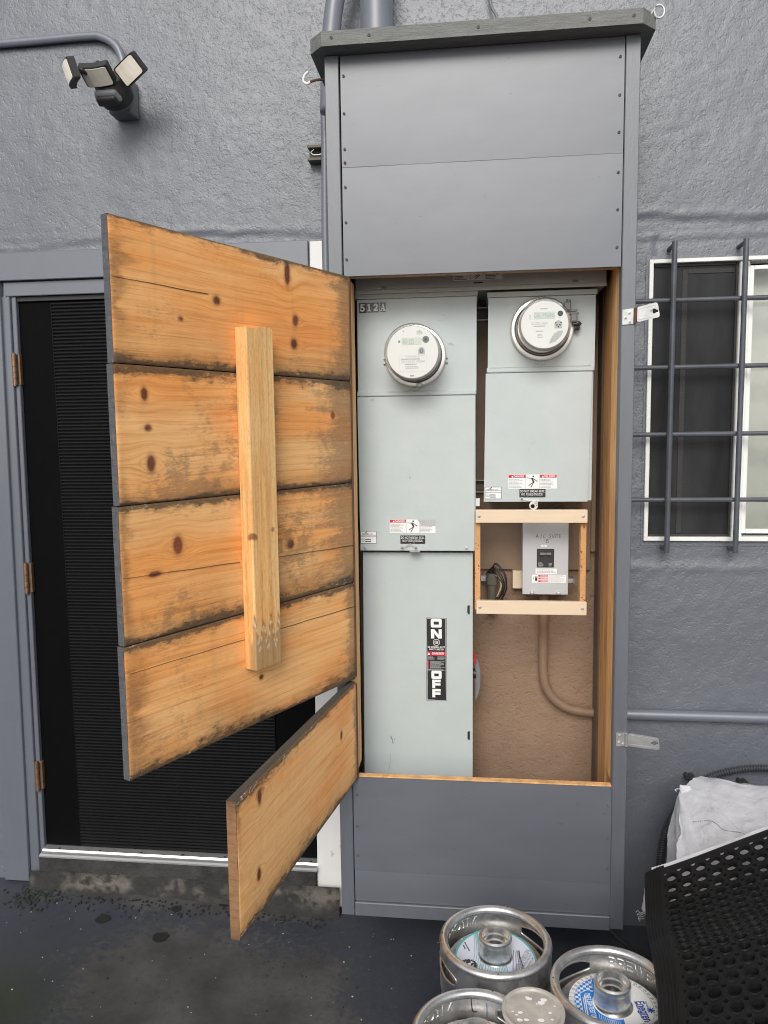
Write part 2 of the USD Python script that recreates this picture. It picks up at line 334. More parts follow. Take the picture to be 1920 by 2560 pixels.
# woven sack
rel('sack_weave', {'g': ('geometry', {}), 'w1': ('wave_texture', {'bands_direction': 'x', 'scale': 120., 'distortion': .6}), 'w2': ('wave_texture', {'bands_direction': 'z', 'scale': 120., 'distortion': .6}),
                   'a': ('math', {'math_type': 'add'}), 'a9': ('math', {'math_type': 'multiply', 'value2': .12}), 'n': ('noise_texture', {'scale': 24., 'detail': 5.}), 'h': ('math', {'math_type': 'multiply_add', 'value2': 2.4}), 'b': ('bump', {'strength': .45, 'distance': .005}),
                   'r': ('rgb_ramp', {'ramp': [(.3, (.60, .60, .63)), (.7, (.70, .70, .73))]}),
                   'p': ('principled_bsdf', {'roughness': .42}), 't': ('translucent_bsdf', {'color': (.7, .7, .72)}), 'm': ('mix_closure', {'fac': .15})},
    [('g.position', 'w1.vector'), ('g.position', 'w2.vector'), ('w1.fac', 'a.value1'), ('w2.fac', 'a.value2'), ('g.position', 'n.vector'), ('n.fac', 'h.value1'), ('a.value', 'a9.value1'), ('a9.value', 'h.value3'),
     ('h.value', 'b.height'), ('b.normal', 'p.normal'), ('n.fac', 'r.fac'), ('r.color', 'p.base_color'), ('p.BSDF', 'm.closure1'), ('t.BSDF', 'm.closure2')], surf='m.closure')
# clear covers and panes
for nm, ior, rough in (('glass_pane', 1.45, .02), ('meter_glass', 1.35, .05)):
    rel(nm, {'f': ('fresnel', {'IOR': ior}), 't': ('transparent_bsdf', {'color': (.95, .96, .95)}), 'g': ('glossy_bsdf', {'color': (1, 1, 1), 'roughness': rough}), 'm': ('mix_closure', {})},
        [('f.fac', 'm.fac'), ('t.BSDF', 'm.closure1'), ('g.BSDF', 'm.closure2')], surf='m.closure')

# ================================================================== the place: yard, wall
def nz(x, y, s, seed=0, oct=3):
    x = np.asarray(x, float); return meshkit.fbm(np.stack([x * s, np.asarray(y, float) * s, np.zeros_like(x) + 3.3], -1), oct, seed)
def grid(xs, ys, f):
    X, Y = np.meshgrid(xs, ys); Z = f(X, Y)
    n, mm = len(xs), len(ys)
    idx = np.arange(n * mm).reshape(mm, n)
    F = np.concatenate([np.stack([idx[:-1, :-1], idx[:-1, 1:], idx[1:, 1:]], -1).reshape(-1, 3), np.stack([idx[:-1, :-1], idx[1:, 1:], idx[1:, :-1]], -1).reshape(-1, 3)])
    return X.ravel(), Y.ravel(), Z.ravel(), F
def axis(lo, a, b, hi, fine, coarse):
    return np.unique(np.round(np.concatenate([np.linspace(lo, a, coarse), np.arange(a, b, fine), np.linspace(b, hi, coarse)]), 4))
# floor: it rises a little towards the door
def ground_z(x, y):
    t = np.clip((-.42 - np.asarray(x, float)) / .75, 0, 1); return .040 * t * t * (3 - 2 * t) * np.exp(-np.clip(-np.asarray(y, float) - .04, 0, 9) / .22) - .003
xs, ys = axis(-25, -1.9, 1.1, 25, .03, 8), axis(-40, -1.2, 0.25, .3, .03, 8)
gx, gy, gz, F = grid(xs, ys, lambda x, y: (nz(x, y, 3., 5) - .5) * .003 * (np.abs(x) < 2) * (y > -1.3) + ground_z(x, y))
def blob(x, y, cx, cy, rx, ry): return np.exp(-(((x - cx) / rx) ** 2 + ((y - cy) / ry) ** 2))
worn = .95 * blob(gx, gy, -1.02, -.42, .20, .22) + .75 * blob(gx, gy, -.75, -.45, .28, .25) + .85 * blob(gx, gy, -.42, -.60, .12, .12) + .9 * blob(gx, gy, -.50, -.36, .09, .10) \
    + .75 * blob(gx, gy, -1.1, -.075, .45, .03) + .5 * blob(gx, gy, -.65, -.07, .2, .03) + .28
worn = np.clip(worn + (nz(gx, gy, 9., 8) - .5) * .3, 0, 1) * (gy > -1.5)
green = np.clip(.85 * blob(gx, gy, -1.42, -.62, .20, .25), 0, 1)
single('ground', trimesh.Trimesh(np.stack([gx, gy, gz], -1), F, process=False), 'yard_floor', kind='structure', smooth=True, col=np.stack([worn, green, 0 * worn], -1))

# stucco wall with openings for the door and the window
def wall_relief(x, z):
    d = (nz(x, z, 5., 11) - .5) * .008 + (nz(x, z, 40., 12, 2) - .5) * .003
    ragged = (nz(x, z * 0, 14., 3) - .5) * .02
    # plaster band above door and window: stucco coat stops in a ragged lip, smoother plaster below
    lip = 2.315 + ragged
    band = (z < lip) & (z > 2.17) & (x < -.4)
    d = d + np.where(band, .0025, 0)
    lipr = 2.31 + .015 * np.sin(x * 5) + ragged
    ringx = (x > .44) & (x < 1.5)
    ring = ringx & (z < lipr) & (z > 1.22 + ragged * .7)
    rough = .15 + .9 * nz(x, z, 26., 14)
    d = d + np.where(ring, .003, 0) + rough * (-.0045 * np.exp(-((z - lipr) / .011) ** 2) * (ringx | (x < -.4)) + .004 * np.exp(-((z - lipr + .016) / .006) ** 2) * (ringx | (x < -.4)) - .005 * np.exp(-((z - 2.245 - ragged * .3) / .007) ** 2) * ringx \
        + .005 * np.exp(-((z - 2.233 - ragged * .3) / .005) ** 2) * ringx - .005 * np.exp(-((z - 1.225 - ragged) / .012) ** 2) * ringx)
    crack = .5 * np.exp(-((x - .56 - ragged * .4) / .006) ** 2) * (z > 2.18) * (z < 2.25) * ringx
    return d * 1.0 + crack * .012
xs, zs = axis(-7, -1.9, 1.15, 7, .0105, 6), axis(-.1, 0, 3.05, 5.0, .0105, 4)
X, Z, D, F = grid(xs, zs, lambda x, z: wall_relief(x, z))
fc = np.stack([X[F].mean(1), Z[F].mean(1)], -1)
hole = ((fc[:, 0] > -1.60) & (fc[:, 0] < -.51) & (fc[:, 1] < 2.17)) | ((fc[:, 0] > .538) & (fc[:, 0] < 1.36) & (fc[:, 1] > 1.312) & (fc[:, 1] < 2.17))
W = thing('stucco_wall', 'grey painted rough stucco building wall behind everything', 'wall', (0, 0, 0))
V = np.stack([X, D, Z], -1)
inside = (V[:, 0] > -.41) & (V[:, 0] < .43) & (V[:, 2] < 2.66)
part(W, 'stucco', trimesh.Trimesh(V, F[~hole][:, [0, 1, 2]], process=False), 'stucco_grey', smooth=True)
xs, zs = np.arange(-.385, .412, .009), np.arange(.24, 2.66, .009)
X, Z, D, F = grid(xs, zs, lambda x, z: -.016 - (nz(x, z, 6., 21) - .5) * .008 - (nz(x, z, 45., 22, 2) - .5) * .003
                  + .006 * np.exp(-((z - 1.0 - .10 * np.sin(x * 9) - (nz(x, z * 0, 30., 4) - .5) * .06) / .004) ** 2) * (x < .2))
part(W, 'brown_paint', trimesh.Trimesh(np.stack([X, D, Z], -1), F, process=False), 'stucco_brown', 'brown painted stucco inside the open cabinet', smooth=True)
part(W, 'reveal', [bx(.538 - .012, .538, .0, .16, 1.29, 2.19, 0), bx(.538, 1.36, .0, .16, 1.29, 1.312, 0), bx(.538, 1.36, 0, .16, 2.17, 2.19, 0)], 'stucco_grey')

# ------------------------------------------------------------------ door, frame, threshold
T = thing('door_frame', 'grey painted wooden frame around the black door, its right casing left white', 'door frame', (-1.05, 0, 0))
part(T, 'header_casing', bx(-1.745, -.5285, -.028, .0, 2.184, 2.275, .002), 'casing_paint')
part(T, 'header_jamb', bx(-1.585, -.53, -.012, .12, 2.135, 2.1815, .002), 'casing_paint')
part(T, 'header_stop', bx(-1.555, -.55, .002, .10, 2.119, 2.134, .001), 'plastic_dark')
lc = bx(-1.713, -1.618, -.026, .0, .045, 2.1815, .002)
lc.vertices[:, 0] += .028 * (lc.vertices[:, 2] - .045) / 2.13
part(T, 'left_casing', lc, 'casing_paint')
lj = [bx(-1.617, -1.583, -.014, .12, .075, 2.134, .002), bx(-1.582, -1.566, -.004, .12, .13, 2.134, .002)]
for q in lj: q.vertices[:, 0] += .018 * q.vertices[:, 2] / 2.1
part(T, 'jamb', lj[0], 'casing_paint'); part(T, 'door_stop', lj[1], 'casing_paint')
part(T, 'right_jamb', bx(-.545, -.512, .0, .12, .14, 2.134, .002), 'black_door')
wc = bx(-.5475, -.455, -.022, .0, .0145, 2.272, .003)
wc.vertices[:, 0] += .022 * wc.vertices[:, 2] / 2.2
part(T, 'right_casing', wc, 'white_paint', 'unpainted white casing board')

T = thing('black_door', 'matte black door with a wide ribbed panel down its middle', 'door', (-1.06, .03, .17))
part(T, 'slab', bx(-1.566, -.546, .012, .055, .172, 2.118, .002), 'black_door')
# ribbed sheet: one corrugated piece, rounded ribs
pitch = .01175; x0, x1 = -1.425, -.692; rows = []
z = .176; prof = []
while z < 2.108:
    for a in np.linspace(0, PI, 7): prof.append((z + pitch * .40 * (1 - math.cos(a)), -.0065 * math.sin(a) ** .7 - .003))
    z += pitch
prof = np.array(prof); n = len(prof)
V = np.concatenate([np.stack([np.full(n, x) + .012 * (prof[:, 0] - 1) * 0, prof[:, 1] + .012, prof[:, 0]], -1) for x in (x0, x1)])
F = np.array([[i, i + n, i + n + 1] for i in range(n - 1)] + [[i, i + n + 1, i + 1] for i in range(n - 1)])
part(T, 'ribbed_panel', [trimesh.Trimesh(V, F, process=False), bx(x0 - .003, x0 - .0003, .004, .0118, .19, 2.11, .0005), bx(x1 + .0003, x1 + .003, .004, .0118, .19, 2.11, .0005)], 'ribbed_black')
for zc, xh in ((1.890, -1.562), (1.166, -1.566), (.441, -1.5705)):
    h = [tube([(xh, -.012, zc - .052 + k * .0212), (xh, -.012, zc - .052 + k * .0212 + .0196)], .0075, 14) for k in range(5)]
    h += [tube([(xh, -.012, zc - .056), (xh, -.012, zc + .056)], .0052, 10), bx(xh - .015, xh - .006, -.009, -.002, zc - .052, zc + .052, .001), bx(xh + .006, xh + .016, -.004, .0115, zc - .052, zc + .052, .001)]
    part(T, 'hinge', h, 'copper', smooth=30)
T = thing('door_threshold', 'bright aluminium threshold strip at the foot of the black door', 'threshold', (-1.05, -.02, .15))
pr = Polygon([(-.045, .1525), (-.0455, .158), (-.039, .1625), (-.024, .1640), (-.020, .1705), (.008, .1712), (.008, .1525)])
q = ext(pr, 1.018); q.apply_transform(np.array([[0, 0, 1, 0], [1, 0, 0, 0], [0, 1, 0, 0], [0, 0, 0, 1.0]])); q.apply_translation([-1.561, 0, 0])
part(T, 'strip', q, 'aluminium')
for k in range(7):
    part(T, 'screw', move(lathe([(0, .001), (.004, .001), (.005, -.001)], 12), -1.50 + k * .155, -.0135, .1710), 'plastic_dark')
# broken concrete sill
xs = np.arange(-1.60, -.46, .008); ts = np.linspace(0, 1, 26)
X, Tt, S, F = grid(xs, ts, lambda x, t: 0 * x)
rag = (nz(X, Tt * 0, 9., 31) - .5) * .12 + (nz(X, Tt * 0, 40., 32) - .5) * .03
Yp = -.044 - Tt * (.018 + .25 * rag) - (nz(X, Tt * .1, 60., 34) - .5) * .012 * (Tt > .03); Zp = .100 - .100 * Tt ** .9 + (nz(X, Tt * .12, 36., 33) - .5) * .022 * (Tt < .97) * (Tt > .03)
Zp = np.where(Tt > .97, -.012, Zp + ground_z(X, -.08) * .3 * Tt)
pale = np.clip((nz(X, Tt * .10, 11., 36, 4) - .47) * 7, 0, 1) * np.clip((nz(X, Tt * .10, 60., 35, 4) - .36) * 6, 0, 1) * np.exp(-((Tt - .30) / .34) ** 2)
cs = np.array([.034, .033, .031]) * (.7 + .8 * nz(X, Tt * .1, 30., 37, 4))[:, None]; cs = cs + (np.array([.25, .222, .185]) - cs) * (pale * .5)[:, None]
single('concrete_sill', trimesh.Trimesh(np.stack([X, Yp, Zp], -1), F[:, ::-1], process=False), 'crumbled', kind='structure', smooth=True, col=cs)
single('concrete_step', bx(-1.564, -.548, -.043, .05, -.01, .152, .002), 'concrete', kind='structure')

# ------------------------------------------------------------------ things on the wall
def clamp_strap(x, y, z, r): return lathe([(r + .001, -.008), (r + .003, -.008), (r + .003, .008), (r + .001, .008)], 20).apply_translation([x, y, z])
cp = spline([(-3.2, -.014, 2.9415), (-2.0, -.014, 2.9415), (-1.5, -.014, 2.9415), (-1.25, -.016, 2.9435), (-1.19, -.018, 2.936), (-1.145, -.022, 2.908), (-1.122, -.026, 2.865), (-1.112, -.030, 2.80), (-1.110, -.030, 2.76)], 8)
single('lamp_conduit', tube(cp, .0125, 16), 'pipe_paint', 'grey conduit running along the wall and bending down to the floodlight', 'conduit', smooth=True)

T = thing('floodlight', 'dark wall floodlight with three tilted square lamp heads and a motion sensor', 'floodlight', (-1.11, 0, 2.72))
part(T, 'junction_box', bx(-1.158, -1.082, -.062, -.002, 2.682, 2.79, .004), 'plastic_grey')
a = lathe([(0, .03), (.036, .03), (.05, .016), (.055, -.01), (.052, -.04), (.036, -.052), (0, -.055)], 32)
a.apply_transform(trimesh.transformations.rotation_matrix(math.radians(62), [1, 0, 0]))
part(T, 'body', move(a, -1.115, -.118, 2.735), 'plastic_dark', smooth=35)
part(T, 'collar', tube([(-1.118, -.06, 2.728), (-1.117, -.10, 2.73)], [.046, .05], 28), 'plastic_grey', smooth=35)
sn = m3.Manifold.batch_hull([m3.Manifold.sphere(.010, 16).translate([x, y, z]) for x, y, z in ((-1.152, -.135, 2.694), (-1.088, -.135, 2.694), (-1.146, -.155, 2.704), (-1.094, -.155, 2.704))])
part(T, 'sensor_hood', sn, 'plastic_grey', smooth=30)
sn = m3.Manifold.batch_hull([m3.Manifold.sphere(.009, 16).translate([x, y, z]) for x, y, z in ((-1.148, -.134, 2.684), (-1.094, -.134, 2.684), (-1.144, -.15, 2.690), (-1.098, -.15, 2.690))])
part(T, 'sensor_lens', sn, 'plastic_black', smooth=30)
def lamp_head(c, w, h, out):
    c, w, h = map(np.array, (c, w, h)); W_, H_ = np.linalg.norm(w), np.linalg.norm(h)
    w = w / W_; h = h - w * (h @ w); h /= np.linalg.norm(h); n = np.cross(h, w)     # n: out of the lens
    if n @ np.array(out) < 0: n = -n
    def rr(s, zf):
        P = []
        for t in np.linspace(-1, 1, 13):
            P.append((t * W_ / 2 * s, H_ / 2 * s))
        P += [(-x, -y) for x, y in P]
        return P
    def lay(poly, a, b, bow):
        q = ext(Polygon(poly).buffer(-.006).buffer(.006, 4), b - a); q = q.subdivide().subdivide()
        v = q.vertices; u, t, k = v[:, 0], v[:, 1], v[:, 2] + a + bow * (1 - (2 * v[:, 0] / W_) ** 2)
        q.vertices = c + np.outer(u, w) + np.outer(t, h) + np.outer(k, n); return q
    hd = part(T, 'lamp_head', lay(rr(1, 0), -.016, .002, .007), 'plastic_dark')
    part(hd, 'bezel', lay(rr(.99, 0), .0023, .0045, .007), 'plastic_black')
    part(hd, 'lens', lay(rr(.87, 0), .0048, .0065, .007), 'lens_cream')
    part(T, 'arm', tube(spline([c - n * .030, c - n * .042, (-1.115, -.115, 2.75)], 5), .0095, 10), 'plastic_black', smooth=True)
lamp_head((-1.129, -.190, 2.743), (.0925, 0, .003), (0, .061, -.030), (0, -.4, -1))
lamp_head((-1.029, -.180, 2.755), (.074, -.036, .030), (.008, .036, -.050), (.4, -1, -.3))
lamp_head((-1.190, -.235, 2.733), (.049, -.071, 0), (.004, .025, -.056), (-.8, -.6, -.2))

single('wall_conduit', tube(spline([(-.466, -.05, 2.02), (-.466, -.05, 2.30), (-.462, -.05, 2.55), (-.4615, -.05, 2.70), (-.452, -.06, 2.80), (-.43, -.10, 2.90)], 6), .0125, 14), 'pipe_paint', 'slim grey conduit hugging the left edge of the tall cabinet', 'conduit', smooth=True)
T = thing('strut_channel', 'short dark metal channel end sticking out left of the cabinet', 'bracket', (-.5, 0, 2.535))
part(T, 'channel', [bx(-.5205, -.44, -.042, -.004, 2.551, 2.559, .001), bx(-.5205, -.44, -.042, -.004, 2.513, 2.521, .001), bx(-.5205, -.44, -.010, -.004, 2.521, 2.551, .0005)], 'conduit_dark')
part(T, 'clip', tube(spline([(-.50, -.04, 2.545), (-.508, -.046, 2.535), (-.498, -.046, 2.527), (-.47, -.044, 2.53), (-.455, -.05, 2.536)], 5), .002, 8), 'galvanised')
def big_pipe(pts, r, nm, lab): single(nm, tube(spline(pts, 10), r, 28), 'pipe_paint', lab, 'pipe', smooth=True)
big_pipe([(-.435, -.12, 2.62), (-.429, -.12, 2.75), (-.424, -.12, 2.84), (-.408, -.12, 2.945), (-.375, -.11, 3.06), (-.33, -.10, 3.2), (-.33, -.10, 3.6), (-.33, -.10, 4.4)], .0275, 'service_pipe', 'leaning grey pipe behind the top left corner of the cabinet roof')
big_pipe([(-.2895, -.1, 2.60), (-.2895, -.1, 2.9), (-.2895, -.1, 3.6), (-.2895, -.1, 4.4)], .0485, 'service_pipe', 'thick straight grey pipe rising from behind the cabinet roof')
single('roof_wire', tube(spline([(.085, -.05, 2.80), (.068, -.03, 2.90), (.048, -.025, 2.95), (.035, -.02, 3.10), (.03, -.02, 3.4)], 6), .0045, 8), 'plastic_grey', 'thin grey wire coming up from behind the cabinet roof', 'wire', smooth=True)
single('low_conduit', tube([(.40, -.022, .7395), (1.2, -.022, .7395), (3., -.022, .7395)], .0165, 18), 'pipe_paint', 'level grey conduit low on the wall below the window', 'conduit', smooth=True)

# ------------------------------------------------------------------ window and grille
T = thing('window', 'white framed sliding window with a dark insect screen on its left', 'window', (.95, 0, 1.31))
fw = .0125
part(T, 'frame', [bx(.5335, .5335 + fw, -.014, .05, 1.307, 2.177), bx(.5335 + fw, 1.3470, -.0135, .05, 2.1655, 2.177), bx(.5335 + fw, 1.3470, -.0135, .05, 1.307, 1.3195), bx(1.3475, 1.362, -.014, .05, 1.307, 2.177)], 'vinyl_white')
part(T, 'centre_post', bx(.8015, .832, -.006, .048, 1.320, 2.165), 'vinyl_white')
part(T, 'right_sash', [bx(.8325, .846, .002, .04, 1.330, 2.152), bx(.8465, 1.3468, .002, .04, 2.140, 2.152), bx(.8465, 1.3468, .002, .04, 1.330, 1.342)], 'vinyl_white')
part(T, 'screen', bx(.5475, .797, .008, .0095, 1.3205, 2.1645, .0002), 'screen_mesh')
part(T, 'screen_rim', [bx(.5465, .5515, .0035, .0075, 1.320, 2.165, .001), bx(.793, .8005, .0035, .0075, 1.320, 2.165, .001), bx(.552, .7925, .0035, .0075, 2.157, 2.165, .001), bx(.552, .7925, .0035, .0075, 1.320, 1.327, .001)], 'plastic_dark')
part(T, 'left_sash', [bx(.636, .652, .0055, .0078, 1.33, 2.148, .0005), bx(.6523, .79, .0055, .0078, 2.134, 2.148, .0005)], 'screen_frame')
part(T, 'pane', bx(.846, 1.355, .018, .021, 1.342, 2.140, .0003), 'glass_pane')
part(T, 'blind', bx(.836, 1.358, .075, .080, 1.325, 2.16, .0005), 'blind')
part(T, 'latch', move(disc(0, -.0145, 0, .004, .003), .829, 0, 2.158), 'plastic_black')
single('dark_room', bx(.53, 1.37, .165, .17, 1.28, 2.2, 0), 'room_dark', 'dark room behind the window screen', 'room')
G = thing('window_grille', 'dark grey round bar security grille in front of the white window', 'grille', (.95, -.05, 1.25))
def wob(p, q, r, k):
    n = 14; t = np.linspace(0, 1, n)[:, None]; P = np.array(p) * (1 - t) + np.array(q) * t
    return tube(P, r * (1 + .05 * np.sin(np.arange(n) * 1.7 + k)), 12)
for k, x in enumerate((.5905, .7945, .9985, 1.2025)):
    part(G, 'upright_bar', wob((x + .0028, -.062, 1.277), (x + .004, -.062, 2.217), .0082, k), 'grille_paint', smooth=True)
for k, z in enumerate((2.0475, 1.8475, 1.6435, 1.441)):
    part(G, 'cross_bar', wob((.43, -.046, z), (1.34, -.046, z), .0072, k + 5), 'grille_paint', smooth=True)
for x in (.5905, .7945):
    for z in (1.285, 2.208): part(G, 'standoff', tube([(x + .003, -.056, z), (x + .003, .0, z)], .007, 10), 'grille_paint', smooth=True)

# ================================================================== the tall meter cabinet and its doors
CB = thing('meter_cabinet', 'tall grey painted wooden cabinet hung on the wall, its plank doors swung open', 'cabinet', (0.01, -.2, .233))
YF = -.39
lt = bx(-.397, -.3585, YF, -.352, .233, 2.6585, .002); rt = bx(.3832, .4207, YF, -.352, .2376, 2.6585, .002)
lt.vertices[:, 0] += .003 * (2.66 - lt.vertices[:, 2]) / 2.4
part(CB, 'corner_trim', lt, 'painted_trim'); part(CB, 'corner_trim', rt, 'painted_trim')
def fboard(x0, x1, z0, z1, yf, name='board', mat='painted_board', th=.019):
    """Front plank: slightly cupped face, eased edges."""
    xs = np.linspace(x0, x1, 60); zs = np.linspace(z0, z1, 26)
    def f(x, z):
        e = np.minimum(z - z0, z1 - z); s = (z - z0) / (z1 - z0) * 2 - 1
        return yf + .0012 * s * s + (nz(x, z, 7., int(z0 * 100)) - .5) * .0016
    X, Z, D, F = grid(xs, zs, f)
    return part(CB, name, [trimesh.Trimesh(np.stack([X, D, Z], -1), F, process=False), bx(x0, x1, yf + .0026, yf + th, z0 + .0002, z1 - .0002, .0002)], mat, smooth=35)
b1 = fboard(-.3545, .3815, 2.3722, 2.6575, YF + .0036)
b2 = fboard(-.3545, .3815, 2.0865, 2.3715, YF + .0042)
b3 = fboard(-.3535, .3825, .3738, .6605, YF + .003)
b4 = fboard(-.3530, .3830, .2785, .3730, YF + .0036)
part(CB, 'bottom_rail', bx(-.3535, .383, YF - .004, -.355, .2345, .2765, .002), 'painted_trim')
part(CB, 'sill_edge', bx(-.338, .3822, YF + .0036, YF + .026, .6612, .6645, .001), 'stud_wood', 'raw wood top edge of the lower plank')
part(CB, 'head_batten', bx(-.354, .382, YF + .024, YF + .062, 2.09, 2.128, .001), 'stud_wood_dark')
part(CB, 'side_panel', bx(-.396, -.378, -.3515, -.02, .245, 2.655, .001), 'painted_trim'); part(CB, 'side_panel', bx(.402, .420, -.3515, -.02, .245, 2.655, .001), 'painted_trim')
part(CB, 'stud', bx(.3836, .4015, -.350, -.258, .665, 2.655, .002), 'stud_wood'); part(CB, 'stud', bx(.3848, .4015, -.2545, -.115, .28, 2.655, .002), 'stud_wood_dark')
part(CB, 'stud', bx(.3800, .4010, -.112, -.030, .28, 2.655, .002), 'brown_wood'); part(CB, 'stud', bx(-.3775, -.3435, -.365, -.275, .665, 2.085, .002), 'stud_wood')
part(CB, 'floor_board', bx(-.377, .4015, -.35, -.03, .245, .265, .001), 'brown_wood')
rp = Polygon([(-.3945, -.44), (.4147, -.44), (.4526, -.403), (.4526, -.012), (-.431, -.012), (-.431, -.401)])
q = ext(rp, .0365); q.apply_translation([0, 0, 2.6592])
q2 = ext(rp.buffer(-.0035), .0015); q2.apply_translation([0, 0, 2.6957])
rf = part(CB, 'roof', [q, q2], 'roof_board')
for x in (-.3676, -.269, .0099, .285, .3923): part(rf, 'screw', screw(x, -.4405, 2.679, .0044), 'painted_screw')
for zs_, b in (((2.606, 2.5102, 2.4188, 2.3838), b1), ((2.3207, 2.2285, 2.1311), b2)):
    for z in zs_: part(b, 'screw', screw(-.346, YF + .0026, z, .0036), 'painted_screw' if z != 2.3838 else 'rust')
for zs_, b in (((2.6084, 2.5146, 2.4239), b1), ((2.3241, 2.2309, 2.1357), b2)):
    for z in zs_: part(b, 'screw', screw(.3705, YF + .0026, z, .0036), 'painted_screw')
for z in (.607, .511, .42):
    for x in (-.343, .3735): part(b3, 'screw', screw(x, YF + .001, z, .0036), 'plank_paint_edge')
# hooks
part(CB, 'screw_hook', tube(spline([(-.396, -.35, 2.6165), (-.425, -.35, 2.6165), (-.446, -.35, 2.612)], 6), .0034, 10), 'rust', 'rusty shank of the white hook', smooth=True)
part(CB, 'screw_hook', tube(spline([(-.444, -.35, 2.6125), (-.454, -.35, 2.6085), (-.463, -.35, 2.617), (-.459, -.35, 2.630), (-.4485, -.35, 2.6395)], 7), .0037, 12), 'white_paint', 'white tip of the hook', smooth=True)
t = np.linspace(-.3, 2 * PI - .9, 34)
ring = np.stack([.4595 + .0125 * np.cos(t + PI), -.41 + .004 * np.sin(t / 2), 2.700 + .0155 * np.sin(t + PI)], -1)
part(CB, 'eye_hook', tube(np.vstack([[(.430, -.418, 2.682)], ring]), .0028, 10), 'zinc_hook', smooth=True)
# hasps
def hasp(plate_pts, strap_pts, slot, rusty):
    h = part(CB, 'hasp', plate(Polygon(plate_pts).buffer(-.002).buffer(.002), YF - .0035, .003), 'galvanised')
    for x, z in slot[1]: part(h, 'screw', screw(x, YF - .0032, z, .0040), 'galvanised')
    kx = plate_pts[1][0] - .0035
    part(h, 'knuckle', tube([(kx, YF - .006, plate_pts[2][1] + .0005), (kx + .0004, YF - .006, plate_pts[1][1] - .0005)], .0046, 12), 'rust' if rusty else 'galvanised', smooth=30)
    P = Polygon(strap_pts).buffer(-.006).buffer(.006); cx, cz = slot[0]
    hole = unary_union([Point(cx, cz).buffer(.0062), sbox(cx - .010, cz - .0032, cx + .010, cz + .0032)])
    part(h, 'strap', [plate(P.difference(hole), YF - .0055, .0022), plate(P.buffer(-.0045).difference(P.buffer(-.0062)).difference(hole.buffer(.002)), YF - .0065, .001)], 'galvanised')
hasp([(.3862, 1.9735), (.4222, 1.9775), (.4225, 1.9375), (.3864, 1.9345)], [(.4227, 1.9785), (.4745, 1.9905), (.4815, 1.9525), (.4227, 1.9400)], ((.4665, 1.968), ((.3940, 1.9525), (.4040, 1.9645), (.4050, 1.9415))), True)
hasp([(.3905, .8213), (.421, .8225), (.421, .7845), (.3907, .7833)], [(.4215, .8235), (.5045, .8115), (.508, .7765), (.4215, .7855)], ((.4935, .7965), ((.3995, .8145), (.3985, .7945), (.4095, .7905))), False)

